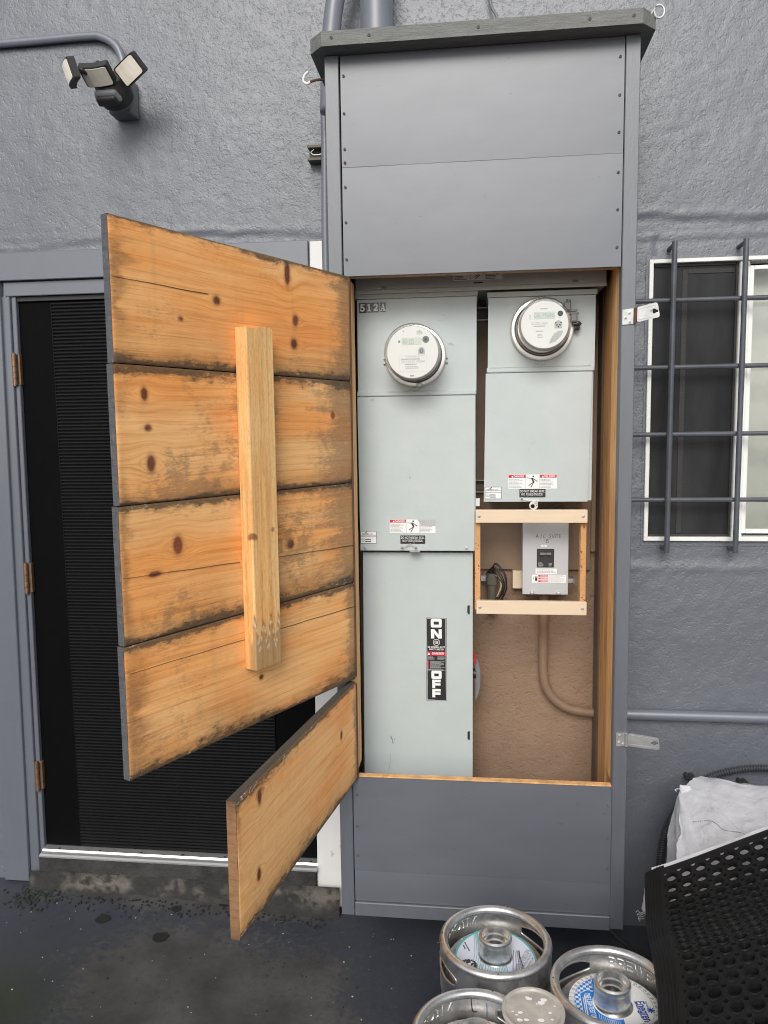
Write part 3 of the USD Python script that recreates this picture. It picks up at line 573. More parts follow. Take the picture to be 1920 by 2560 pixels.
# ---- plank doors: bare boards seen from the inside
def sm(a, b, x): t = np.clip((x - a) / (b - a), 0, 1); return t * t * (3 - 2 * t)
CLEAN = np.array([.88, .385, .112]); PALE = np.array([.88, .52, .225]); REDD = np.array([.82, .315, .085]); MOULD = np.array([.072, .058, .036]); GREYW = np.array([.20, .165, .115])
KNOT = np.array([.15, .045, .022]); EDGE = GREY * .95
def plank(parent, H, du, u0, u1, z0, z1, th, seed, knots, stain, edge_mat_raw=False, drop=0., pale=0.):
    """Board standing in a vertical plane through H along du; face towards +w. knots: (u, z, ru, rz, dark). stain: widths of the mould at bottom, top, hinge end, free end."""
    du = np.array(du); wn = np.array([-du[1], du[0]]); wn = wn if wn @ np.array([1., 0]) > 0 else -wn      # face normal: towards +x
    L, Hh = u1 - u0, z1 - z0; st = .0026
    us = np.linspace(u0, u1, int(L / st)); vs = np.linspace(z0, z1, int(Hh / st))
    U, Z, _, F = grid(us, vs, lambda a, b: 0 * a)
    V = Z - z0
    uu = U + seed * 3.17
    warp = (nz(uu * .6, V, 2.0, seed) - .5) * .05 + (nz(uu * .35, V, 7., seed + 1) - .5) * .008
    v2 = V + warp
    col = CLEAN + (PALE - CLEAN) * np.clip(sm(.30, .66, nz(uu * .6, V * 3, 4., seed + 2)) + pale, 0, 1)[:, None] * .9
    col = col + (REDD - col) * (sm(.45, .8, nz(uu, V * 2.2, 5., seed + 3)) * .75)[:, None]
    fig = sm(.55, .95, np.sin((v2 * 55 + 3.2 * nz(uu * .25, V, 4., seed + 4)) * 2 * PI)) * sm(.35, .6, nz(uu * .5, V * 3, 6., seed + 8))
    col = col * (1 - .13 * fig[:, None] * np.array([.6, 1, 1.2]))
    gv = v2.copy()
    e_bot, e_top, e_h, e_f = V, Hh - V, U, u1 - U
    n3 = nz(uu, V, 46., seed + 7, 3)
    gr1 = nz(uu * .22, V * 3.2, 26., seed + 6, 4)                     # drawn out along the grain
    def edge(e, w, sd):
        wn_ = w * (.05 + 2.1 * nz(uu, 0 * V, 5.5, sd, 5) ** 1.7)
        return np.exp(-(np.maximum(e / (.62 * wn_ + 1e-4) + (gr1 - .5) * .9 + (n3 - .5) * .4, 0)) ** 1.4 * .8)
    mb = np.maximum(edge(e_bot, stain[0] * 1.25, seed + 5), edge(e_top, stain[1] * 1.25, seed + 9))
    def end(e, w, sd):
        wn_ = w * (.1 + 2.2 * nz(uu * .12, V * 5, 9., sd, 4) ** 1.4)
        return (1 - sm(.25, 1.1, e / (wn_ + 1e-4) + (n3 - .5) * .6))
    grn = end(e_h, stain[2] * 2.2, seed + 13) * .8 * sm(.22, .55, nz(0 * uu + 5.1, V, 6., seed + 24, 3))
    brn = end(e_f, stain[3] * 1.5, seed + 14) * sm(.30, .62, nz(0 * uu + 2.2, V, 7., seed + 19, 3))
    blot = sm(.46, .68, nz(uu * .9, V * 1.1, 6., seed + 10, 5)) * sm(.36, .62, n3 * .6 + gr1 * .4) * stain[4]
    damp = sm(.56, .70, nz(uu * .7, V * 1.3, 5., seed + 25, 5)) * np.exp(-e_h / .22) * min(1, stain[4] * 1.6)
    col = col + (np.array([.42, .18, .055]) - col) * np.clip(brn * (.25 + .8 * n3), 0, .75)[:, None]
    col = col + (np.array([.40, .215, .085]) - col) * np.clip(1.5 * edge(e_bot, stain[0] * 2.6, seed + 5) * gr1, 0, .5)[:, None]
    streak = sm(.58, .8, nz(uu * 10, V * .6, 4., seed + 11)) * .22 * stain[4]          # vertical water streaks
    col = col + (GREYW - col) * (streak + .35 * np.clip(grn, 0, 1))[:, None]
    flk = np.clip(mb * 1.3, 0, 1) * sm(.46, .62, nz(uu, 0 * V, 7., seed + 15, 3)) * stain[5]
    St = np.stack([np.clip(mb + .10 * brn + .62 * damp, 0, 1), np.clip(np.maximum(np.maximum(grn, blot), .55 * brn) + .12 * stain[4] * sm(.45, .75, nz(uu, V, 3.5, seed + 18)), 0, 1), flk], -1)
    for (ku, kz, ru, rz, dk) in knots:
        dx, dz = (U - ku), (Z - kz); rr = np.sqrt((dx / ru / .72) ** 2 + (dz / rz / .70) ** 2) * (1 + .35 * (nz(U, Z, 42., seed + 17, 2) - .5))
        gv += -.8 * rz * np.tanh(dz / (.4 * rz)) * np.exp(-(np.abs(dz) / (2.4 * rz)) ** 2) * np.exp(-(dx / (2.8 * ru)) ** 2)
        k = 1 - sm(.75, 1.12, rr + (n3 - .5) * .3)
        ringk = (.80 + .20 * np.sin(rr * 15 + nz(U, Z, 60., seed + 16) * 3))[:, None]
        halo = np.exp(-((rr - 1.25) / .42) ** 2) * .40
        col = col + (np.array([.30, .12, .05]) - col) * halo[:, None]
        kc = np.array([.30, .088, .042]) * (1.35 - .8 * dk)
        col = col + (kc * ringk - col) * k[:, None]
        rim = np.exp(-((rr - .98) / .14) ** 2) * (.35 + .4 * n3)
        col = col * (1 - rim[:, None])
    W_ = (nz(uu, V, 3., seed + 20) - .5) * .003 + (nz(uu, V, 55., seed + 21, 2) - .5) * .0009 - .0035 * np.exp(-np.minimum(e_bot, e_top) / .003) - .0025 * np.exp(-np.minimum(e_f, e_h) / .003)
    zz = Z - drop * (U - u0) / L
    P = np.stack([H[0] + du[0] * U + wn[0] * W_, H[1] + du[1] * U + wn[1] * W_, zz], -1)
    face_ = trimesh.Trimesh(P, F, process=False)
    # body behind the face: edges carry paint, end grain or dirt
    c8 = []; cc = []
    for w in (-.0034, -th):
        for (u, z) in ((u0, z0), (u1, z0), (u1, z1), (u0, z1)):
            c8.append([H[0] + du[0] * u + wn[0] * w, H[1] + du[1] * u + wn[1] * w, z - drop * (u - u0) / L])
    c8 = np.array(c8); Q = [(4, 7, 6, 5)]; VV, FF, CC, GG = [], [], [], []
    def quad(a, b, c, d, na, nb, fn):
        """a-b-c-d bilinear patch with colours fn(s, t)."""
        S, T_ = np.meshgrid(np.linspace(0, 1, na), np.linspace(0, 1, nb)); S, T_ = S.ravel()[:, None], T_.ravel()[:, None]
        p = (1 - S) * (1 - T_) * c8[a] + S * (1 - T_) * c8[b] + S * T_ * c8[c] + (1 - S) * T_ * c8[d]
        idx = np.arange(na * nb).reshape(nb, na)
        f = np.concatenate([np.stack([idx[:-1, :-1], idx[:-1, 1:], idx[1:, 1:]], -1).reshape(-1, 3), np.stack([idx[:-1, :-1], idx[1:, 1:], idx[1:, :-1]], -1).reshape(-1, 3)])
        o = sum(len(x) for x in VV); VV.append(p); FF.append(f + o); CC.append(fn(S[:, 0], T_[:, 0])); GG.append(np.stack([S[:, 0] * .03, T_[:, 0] * .3 if na < nb else T_[:, 0] * .02, 0 * S[:, 0]], -1))
    def painted(s, t):
        n_ = nz(s * 3 + seed, t * 9, 4., seed + 30, 4); base = EDGE[None] * (.9 + .25 * n_[:, None])
        bare = sm(.62, .7, n_)[:, None] * (.9 if not edge_mat_raw else 1)
        raw = (np.array([.30, .16, .08]) if edge_mat_raw else np.array([.22, .19, .15]))[None] * (.75 + .5 * nz(s * 4, t * 40, 6., seed + 31)[:, None])
        if edge_mat_raw: return base * 0 + raw * (1 - .55 * np.exp(-np.minimum(t, 1 - t) / .08))[:, None]
        return base * (1 - bare) + raw * bare
    def dirty(s, t):
        n_ = nz(s * 30 + seed, t * 3, 1.7, seed + 32, 4); return np.array([.055, .052, .05])[None] * (.6 + 1.0 * n_[:, None])
    quad(1, 5, 6, 2, 8, 60, painted)                # free end
    quad(0, 3, 7, 4, 40, 4, painted)                # hinge end
    quad(3, 2, 6, 7, 90, 5, dirty); quad(0, 4, 5, 1, 5, 90, dirty); quad(4, 7, 6, 5, 4, 4, lambda s, t: np.tile(GREY, (len(s), 1)))
    nb = len(P); allv = np.vstack([P] + VV); allf = np.vstack([F] + [f + nb for f in FF])
    return part(parent, 'plank', trimesh.Trimesh(allv, allf, process=False), 'plank_wood', col=np.clip(np.vstack([col] + CC), .004, .9), gr=np.vstack([np.stack([uu, gv, 0 * uu], -1)] + GG), st=np.vstack([St] + [np.zeros((len(x), 3)) + (.25, .3, .0) for x in CC]))
H1 = np.array([-.338, -.395]); DU = np.array([-.4612, -.8873])
UD = part(CB, 'upper_door', bx(-.3385, -.3362, -.400, -.388, .965, 2.08, .0004), 'rust', 'upper plank door of four wide boards and a batten, standing open')
plank(UD, H1, DU, .001, .769, 1.8035, 2.0842, .0225, 3, [(.495, 1.956, .013, .012, .8), (.2565, 2.052, .013, .036, .75), (.2368, 1.884, .015, .016, 1.0), (.2295, 1.942, .013, .017, .55), (.60, 1.905, .008, .006, .3)], (.030, .016, .045, .035, .45, .3))
plank(UD, H1, DU, .001, .772, 1.5235, 1.8015, .0225, 9, [(.7028, 1.745, .0105, .018, .75), (.6965, 1.677, .011, .009, .7), (.693, 1.604, .013, .022, .7), (.0849, 1.7084, .010, .013, .5)], (.022, .040, .10, .022, .75, .8))
plank(UD, H1, DU, .001, .776, 1.240, 1.5215, .0225, 14, [(.6314, 1.427, .016, .026, .45), (.2684, 1.3833, .017, .016, .85), (.695, 1.375, .02, .008, .6)], (.034, .026, .07, .02, .8, .9))
plank(UD, H1, DU, .001, .779, .9590, 1.238, .0225, 22, [(.3888, 1.0712, .009, .0085, .8), (.3868, .966, .016, .012, .8)], (.040, .030, .03, .045, .45, .9))
for (ua, ub, za, zb) in ((.52, .768, 1.9663, 1.9673), (.45, .775, 1.364, 1.3785), (.001, .44, 1.346, 1.362), (.001, .77, 1.171, 1.1825)):
    # drying cracks: thin dark slits cut a hair into the face, edged by lifted fibres
    pts = [(H1[0] + DU[0] * u + .0009, H1[1] + DU[1] * u - .0004, z + .0005 * math.sin(u * 40)) for u, z in zip(np.linspace(ua, ub, 24), np.linspace(za, zb, 24))]
    part(UD, 'crack', tube(pts, np.linspace(.0008, .0004, 24), 5), 'dark_gap')
# batten: rounded two-by-four on the face
def along(H, du, u, w, z): wn = np.array([-du[1], du[0]]); return (H[0] + du[0] * u + wn[0] * w, H[1] + du[1] * u + wn[1] * w, z)
bu0, bu1, bz0, bz1 = .3545, .4450, 1.108, 1.9035
sec = Polygon([(bu0, .0005), (bu1, .0005), (bu1, .038), (bu0, .038)]).buffer(-.005).buffer(.005, 4)
ring_ = np.array(sec.exterior.coords)[:-1]
den = []
for i in range(len(ring_)):
    a, b = ring_[i], ring_[(i + 1) % len(ring_)]; k = max(1, int(np.hypot(*(b - a)) / .004)); den += [a + (b - a) * j / k for j in range(k)]
den = np.array(den); nr = len(den); zs = np.linspace(bz0, bz1, 220)
V, C, Gv = [], [], []
for z in zs:
    u, w = den[:, 0], den[:, 1]; s = np.where(w > .033, u, u + (w - .038) * 1.2); zz = np.full(nr, z)
    n_ = nz(s * 1. + 7, zz * .10, 34., 41, 4); big = nz(s * 6, zz, 6., 42, 4)
    c = np.array([.80, .43, .15]) + (np.array([.85, .55, .25]) - np.array([.80, .43, .15])) * sm(.3, .7, big)[:, None]
    ln = sm(.5, 1., np.sin((s * 75 + 5.0 * nz(s * 5, zz * .7, 4., 43)) * 2 * PI)) * sm(.35, .65, nz(s * 14, zz * .9, 5., 47))
    c = c * (1 - .24 * ln[:, None] * np.array([.7, 1, 1.15]))
    kr = np.sqrt(((s - .440) / .014) ** 2 + ((z - 1.425 - (s - .44) * .25) / .009) ** 2); k = 1 - sm(.7, 1.1, kr)
    c = c + (np.array([.22, .085, .035]) - c) * (k * .85)[:, None]
    kr = np.sqrt(((s - .375) / .006) ** 2 + ((z - 1.435) / .007) ** 2); c = c + (np.array([.25, .11, .045]) - c) * ((1 - sm(.6, 1.2, kr)) * .8)[:, None]
    jag = 1.195 + .035 * np.sin(s * 230) * (nz(s, 0 * s, 50., 44) + .3) + .02 * (nz(s, zz, 30., 45) - .5) - 1.2 * np.abs(s - .40) * 0
    wet = (1 - sm(jag - .006, jag + .012, zz)) * (w > .02)
    c = c + (np.array([.36, .235, .115]) - c) * (wet * .8)[:, None]
    edge = np.exp(-((zz - jag + .004) / .012) ** 2) * (w > .03); c = c + (np.array([.16, .085, .045]) - c) * (np.clip(edge, 0, 1) * .75 * (zz > jag))[:, None]
    wht = np.exp(-((zz - jag + .012) / .004) ** 2) * (w > .035); c = c + (np.array([.74, .68, .58]) - c) * (np.clip(wht, 0, 1) * .9)[:, None]
    C.append(c * (.9 + .2 * n_[:, None])); p = [along(H1, DU, a, b, z + .004 * math.sin(a * 70) * (abs(z - bz1) < .004)) for a, b in den]; V += p
    Gv.append(np.stack([zz * 1., s + .010 * (nz(s * 3, zz, 4., 46) - .5), 0 * s], -1))
V = np.array(V); F = []
for i in range(len(zs) - 1):
    a = np.arange(nr) + i * nr; b = np.roll(np.arange(nr), -1) + i * nr
    F += [np.stack([a, b, b + nr], -1), np.stack([a, b + nr, a + nr], -1)]
tp = trimesh.creation.triangulate_polygon(Polygon(den), engine='earcut')[1]
tp = tp % nr; F = np.vstack(F + [tp, tp + nr * (len(zs) - 1)])
part(UD, 'batten', trimesh.Trimesh(V, F, process=False), 'plank_wood', 'rounded vertical batten with a water stained foot', col=np.clip(np.vstack(C), .01, .9), gr=np.vstack(Gv), st=np.zeros((len(V), 3)) + (.0, .22, .0))
D2 = np.array([-.1750, -.9846]); H2 = np.array([-.338, -.395])
LD = part(CB, 'lower_door', bx(-.3385, -.3362, -.400, -.388, .66, .945, .0004), 'rust', 'lower door of one single plank, standing open wider')
plank(LD, H2, D2, -.002, .7310, .6565, .9495, .0245, 31, [(.1311, .8435, .010, .017, .8), (.645, .748, .011, .019, .95), (.632, .912, .012, .022, .75)], (.030, .030, .018, .010, .05, 1.0), edge_mat_raw=True, drop=.0095, pale=.45)
# hinge-side nailing strip seen edge on
part(CB, 'hinge_strip', bx(-.3545, -.3405, -.3885, -.366, .665, 2.083, .001), 'stud_wood_dark')

# ================================================================== electrical gear inside the cabinet
YB = -.22
T = thing('wiring_trough', 'long grey metal wiring trough under the top planks, above both meter boxes', 'wiring box', (.01, -.1, 2.063))
part(T, 'body', bx(-.3461, .3695, -.236, -.025, 2.0665, 2.215, .002), 'box_metal_aged')
part(T, 'bottom_flange', bx(-.3461, .3695, -.240, -.2365, 2.0630, 2.074, .001), 'box_metal_aged')
for x in (-.2777, .3014): part(T, 'screw', screw(x, -.2365, 2.081, .0052), 'galvanised')
for x in (-.262, .2826): part(T, 'slot', plate(sbox(x - .006, 2.0785, x + .006, 2.0825).buffer(.0015), -.2368, .0006), 'plastic_grey')
lb = part(T, 'warning_label', plate(sbox(-.0607, 2.0922, .079, 2.135), -.2366, .0005), 'print_white')
part(lb, 'lettering', [lines_of_print(-.057, -.017, 2.0935, 2.106, 3, -.2367, seed=1), lines_of_print(.031, .076, 2.0935, 2.109, 4, -.2367, seed=2)], 'print_black')
part(lb, 'pictogram', plate(unary_union([stroke([(.003, 2.0965), (.014, 2.105)], .0024), stroke([(.014, 2.108), (.001, 2.103)], .0022), stroke([(-.0105, 2.093), (-.0105, 2.12)], .0006)]), -.2371, .0003), 'print_black')
part(T, 'slot_tag', [plate(sbox(-.003, 2.083, .024, 2.0865), -.2372, .0006)], 'plastic_dark')

def figure(x, z, s, y):
    """The falling man hit by a spark."""
    P = [stroke([(x - .004 * s, z + .010 * s), (x + .001 * s, z + .000 * s)], .0048 * s), stroke([(x + .001 * s, z), (x - .013 * s, z - .010 * s)], .0022 * s), stroke([(x + .001 * s, z), (x - .007 * s, z - .015 * s)], .0022 * s),
         stroke([(x - .003 * s, z + .0115 * s), (x + .011 * s, z + .002 * s)], .0022 * s), stroke([(x - .004 * s, z + .0115 * s), (x - .012 * s, z + .0105 * s), (x - .018 * s, z + .014 * s)], .0011 * s), Point(x - .0005 * s, z + .0165 * s).buffer(.0024 * s)]
    return plate(unary_union(P), y, .0003)
def danger_label(T, x0, x1, z0, z1, torn):
    y = YB - .0052; w = x1 - x0; a, b = x0 + .36 * w, x0 + .645 * w
    L_ = part(T, 'danger_label', plate(sbox(x0, z0, x1, z1), y - .0005, .0005), 'print_white')
    part(L_, 'red_band', [plate(sbox(x0 + .0006, z1 - .0095, a - .0006, z1 - .0006), y - .0008, .0003)] + ([] if torn else [plate(sbox(b + .0006, z1 - .0095, x1 - .0006, z1 - .0006), y - .0008, .0003)]), 'print_red')
    def tri_(x): return plate(Polygon([(x, z1 - .0082), (x + .006, z1 - .0082), (x + .003, z1 - .0026)]), y - .0011, .0003)
    part(L_, 'lettering', [txt('DANGER', x0 + .0155, y - .0008, z1 - .0078, .0056, True, w=.030), tri_(x0 + .0085)] + ([] if torn else [txt('PELIGRO', b + .0135, y - .0008, z1 - .0078, .0056, True, w=.031), tri_(b + .0065)]), 'print_white')
    part(L_, 'small_print', [lines_of_print(x0 + .002, a - .004, z0 + .002, z1 - .012, 7, y - .0005, seed=3), lines_of_print(b + .002, x1 - .003, z0 + .002, z1 - .012, 7, y - .0005, seed=4)], 'print_grey')
    part(L_, 'pictogram', [figure((a + b) / 2 + .002, (z0 + z1) / 2 - .001, 1.0, y - .0008), plate(unary_union([sbox(a, z0, a + .0005, z1), sbox(b, z0, b + .0005, z1)]), y - .0007, .0002)], 'print_black')
    if torn: part(L_, 'torn_patch', plate(Polygon([(b - .006, z1 + .0001), (x1, z1 + .0001), (x1, z1 - .019), (x1 - .012, z1 - .020), (b + .006, z1 - .017), (b + .002, z1 - .009)]), y - .0011, .0003), 'print_worn', 'scuffed torn corner')
def seal_label(T, x0, x1, z0, z1, seed):
    y = YB - .0052; L_ = part(T, 'seal_label', plate(sbox(x0, z0, x1, z1).buffer(-.001).buffer(.001), y - .0005, .0005), 'print_black')
    w = x1 - x0
    part(L_, 'lettering', [txt('DO NOT BREAK SEAL', x0 + .03 * w, y - .0005, z0 + .0150, .0068, False, w=.94 * w), txt('NO FUSES INSIDE', x0 + .09 * w, y - .0005, z0 + .0058, .0068, False, w=.80 * w)], 'print_white')
    r = random.Random(seed); sc = []
    for k in range(7):
        x = x0 + w * r.uniform(.3, .95); z = z0 + r.uniform(.002, .022); sc.append(stroke([(x, z), (x + r.uniform(-.007, .009), z + r.uniform(-.004, .006))], r.uniform(.0006, .0018)))
    part(L_, 'scratches', plate(unary_union(sc).intersection(sbox(x0, z0, x1, z1)), y - .0012, .0003), 'print_worn')
def maker_label(T, x0, x1, z0, z1):
    y = YB - .0052; L_ = part(T, 'maker_label', plate(sbox(x0, z0, x1, z1), y - .0005, .0005), 'print_white'); w, h = x1 - x0, z1 - z0
    fr = sbox(x0, z0, x1, z1).difference(sbox(x0 + .0011, z0 + .0011, x1 - .0011, z1 - .0011))
    fr = unary_union([fr, sbox(x0, z0 + .66 * h, x1, z0 + .685 * h), sbox(x0, z0 + .53 * h, x1, z0 + .56 * h)])
    part(L_, 'lettering', [plate(fr, y - .0008, .0003), txt('COOPER', x0 + .10 * w, y - .0005, z0 + .72 * h, .0042, True, w=.36 * w), txt('B-Line', x0 + .50 * w, y - .0005, z0 + .72 * h, .0040, False, w=.27 * w),
                           plate(stroke([(x0 + .30 * w, z0 + .87 * h), (x0 + .41 * w, z0 + .94 * h)], .0018), y - .0008, .0003), plate(Point(x0 + .16 * w, z0 + .31 * h).buffer(.0052).difference(Point(x0 + .16 * w, z0 + .31 * h).buffer(.0045)), y - .0008, .0003),
                           txt('UL', x0 + .12 * w, y - .0005, z0 + .25 * h, .0042, w=.0042), lines_of_print(x0 + .28 * w, x0 + .75 * w, z0 + .08 * h, z0 + .42 * h, 2, y - .0005, seed=5)], 'print_black')
def cover(x0a, x1a, x0b, x1b, z0, z1, y, t=.0035):
    q = bx(0, 1, y, y + t, z0, z1, .0009); s = (z1 - q.vertices[:, 2]) / (z1 - z0); f = q.vertices[:, 0].copy()
    q.vertices[:, 0] = (x0a + (x0b - x0a) * s) * (1 - f) + (x1a + (x1b - x1a) * s) * f; return q
def meter_box(x, lab, geom):
    """geom: hood, top cover, seam, bottom."""
    h0, h1, ht, hb, c0, c1, cs, l0, l1, lz, d0, d1 = geom
    T = thing('meter_box', lab, 'meter box', ((c0 + c1) / 2, -.1, lz))
    part(T, 'body', bx(c0 + .003, c1 - .003, YB + .004, -.05, lz + .002, ht - .004, .002), 'box_metal')
    part(T, 'hood', bx(h0, h1, YB - .008, -.05, hb, ht, .0015), 'box_metal_aged')
    part(T, 'upper_cover', [cover(c0, c1, c0 - .001, c1 - .001, cs, hb - .0008, YB), bx(c0 - .004, c1 - .002, YB - .0045, YB + .003, cs - .001, cs + .013, .002)], 'box_metal')
    part(T, 'lower_cover', cover(l0, l1, d0, d1, lz, cs - .0035, YB - .0048, .0075), 'box_metal')
    return T
LB = meter_box(0, 'larger grey steel meter box on the left, marked 512 A', (-.3485, .0098, 2.0660, 2.0512, -.3443, .0062, 1.7695, -.3475, .0018, 1.3045, -.3450, -.0006))
RB = meter_box(0, 'smaller grey steel meter box on the right, above the wooden frame', (.0364, .3466, 2.0585, 2.0443, .0392, .3434, 1.8310, .0325, .3355, 1.4520, .0268, .3275))
for (x0, x1, c) in ((-.3377, -.3180, 'print_black'), (-.3175, -.2973, 'plastic_grey'), (-.2970, -.2790, 'plastic_grey'), (-.2765, -.2628, 'plastic_grey')):
    pass
nl = part(LB, 'number_label', plate(sbox(-.3379, 2.0115, -.3182, 2.0405), YB - .0009, .0005), 'print_black')
for k, (ch, x0, x1) in enumerate((('5', -.3379, -.3182), ('1', -.3180, -.2982), ('2', -.2981, -.2792), ('A', -.2758, -.2592))):
    if k: nl = part(LB, 'number_label', plate(sbox(x0, 2.0120 + .0003 * k, x1, 2.0405), YB - .0009, .0005), 'plastic_grey')
    xc, w_ = (x0 + x1) / 2, .0042; zb = 2.0165
    G_ = {'5': [stroke([(.0050, .0190), (-.0040, .0190), (-.0046, .0105)], w_ * .75), stroke([(-.0046, .0108), (.0005, .0122), (.0048, .0085), (.0046, .0040), (.0010, .0010), (-.0035, .0015), (-.0052, .0042)], w_)],
          '1': [sbox(-.0021, .0, .0023, .0205), sbox(-.0055, 0, .0058, .0024), Polygon([(-.0055, .0165), (-.0055, .0185), (.0, .0205), (.0, .0165)])],
          '2': [stroke([(-.0048, .0155), (-.0020, .0190), (.0025, .0188), (.0046, .0150), (.0030, .0105), (-.0045, .0025)], w_), sbox(-.0066, 0, .0066, .0038), sbox(.0048, .0, .0066, .0062)],
          'A': [Polygon([(-.0012, .0205), (.0020, .0205), (.0066, 0), (.0022, 0)]), Polygon([(-.0012, .0205), (.0008, .0205), (-.0042, 0), (-.0060, 0)]), sbox(-.0035, .0052, .0040, .0076), sbox(-.0080, 0, -.0022, .0022), sbox(.0005, 0, .0082, .0022)]}[ch]
    L_ = [face(ext(unary_union(G_), .0006), xc, YB - .0009, zb)]
    part(nl, 'numeral', L_, 'print_white')
danger_label(LB, -.2543, -.1166, 1.3583, 1.3993, True); danger_label(RB, .0988, .2390, 1.4905, 1.5322, False)
seal_label(LB, -.2228, -.1479, 1.3257, 1.3514, 1); seal_label(RB, .1308, .2065, 1.4653, 1.4897, 2)
maker_label(LB, -.3440, -.2952, 1.3263, 1.3637); maker_label(RB, .0300, .0787, 1.4605, 1.4967)
for x in (-.3306, -.0245): part(LB, 'screw', screw(x, YB - .0049, 1.3131, .0052), 'galvanised')
y = YB - .0052
la = part(LB, 'latch', [plate(unary_union([stroke([(-.2167, 1.3125), (-.193, 1.324), (-.176, 1.3125)], .006), Point(-.2167, 1.3125).buffer(.0065), Point(-.176, 1.3125).buffer(.0062)]), y - .0025, .0024), bx(-.1945, -.163, y - .012, y + .004, 1.3015, 1.3042, .0006)], 'galvanised')
part(la, 'rivet', [screw(-.2167, y - .0028, 1.3125, .0035), screw(-.176, y - .0028, 1.3125, .0035)], 'plastic_grey')
la = part(RB, 'latch', [plate(stroke([(.138, 1.4600), (.165, 1.457), (.186, 1.456)], .0055).union(Point(.138, 1.4605).buffer(.0052)), y - .0025, .0024),
                        plate(Point(.172, 1.4415).buffer(.0125).union(sbox(.1635, 1.4415, .1845, 1.4525)).difference(Point(.1695, 1.4395).buffer(.0062)).difference(sbox(.174, 1.4478, .183, 1.4495)), y - .005, .0024)], 'zinc_hook')
part(la, 'rivet', [screw(.138, y - .0028, 1.4605, .0034), screw(.181, y - .0053, 1.4425, .002)], 'plastic_grey')
for x in (.1795, .1975): part(RB, 'bolt', face(lathe([(0, .004), (.0048, .003), (.0052, -.001)], 10), x, YB - .0001, 1.8545), 'box_metal')
# scratches and scuffs on the covers
def scuff(T, segs, mat='print_grey', y=None): part(T, 'scuff', plate(unary_union([stroke(p, w) for p, w in segs]), (YB - .0053 if y is None else y), .0002), mat)
scuff(LB, [([(-.1935, 1.5285), (-.191, 1.5262), (-.1935, 1.524), (-.189, 1.5222)], .0022), ([(-.2005, 1.5245), (-.1985, 1.5250)], .001), ([(-.194, 1.5325), (-.1935, 1.5320)], .001)])
scuff(LB, [([(-.089, 1.997), (-.086, 2.0005)], .0012), ([(-.105, 1.984), (-.090, 1.985)], .0007), ([(-.085, 1.989), (-.075, 1.9895)], .0007)], y=YB - .0003)
scuff(RB, [([(.152, 1.600), (.162, 1.612), (.166, 1.624), (.178, 1.630)], .0005), ([(.166, 1.624), (.170, 1.640)], .0004)])

r = random.Random(3)
def specks(T, x0, x1, z0, z1, n, y):
    part(T, 'dirt_specks', plate(unary_union([Point(r.uniform(x0, x1), r.uniform(z0, z1)).buffer(r.choice((.0004, .0005, .0007, .0010)), 2) for _ in range(n)]), y, .0002), 'print_grey', kind='stuff')
specks(LB, -.335, -.01, 1.42, 1.75, 26, YB - .0053); specks(RB, .04, .32, 1.55, 1.81, 20, YB - .0053); specks(LB, -.33, 0, 1.80, 2.03, 14, YB - .0003)
part(LB, 'grime_line', plate(unary_union([stroke([(-.255, 1.7795), (-.215, 1.7790), (-.170, 1.7795)], .0030), stroke([(-.165, 1.7800), (-.152, 1.7795), (-.140, 1.7805)], .0044), stroke([(-.13, 1.780), (-.08, 1.780)], .0014)]), YB - .0048, .0002), 'box_metal_aged', 'grime along the cover seam')
part(RB, 'grime_line', plate(unary_union([stroke([(.045, 1.8435), (.11, 1.8440), (.15, 1.8430)], .0022), stroke([(.17, 1.8440), (.30, 1.8440), (.33, 1.8450)], .0026)]), YB - .0048, .0002), 'box_metal_aged', 'grime along the cover seam')
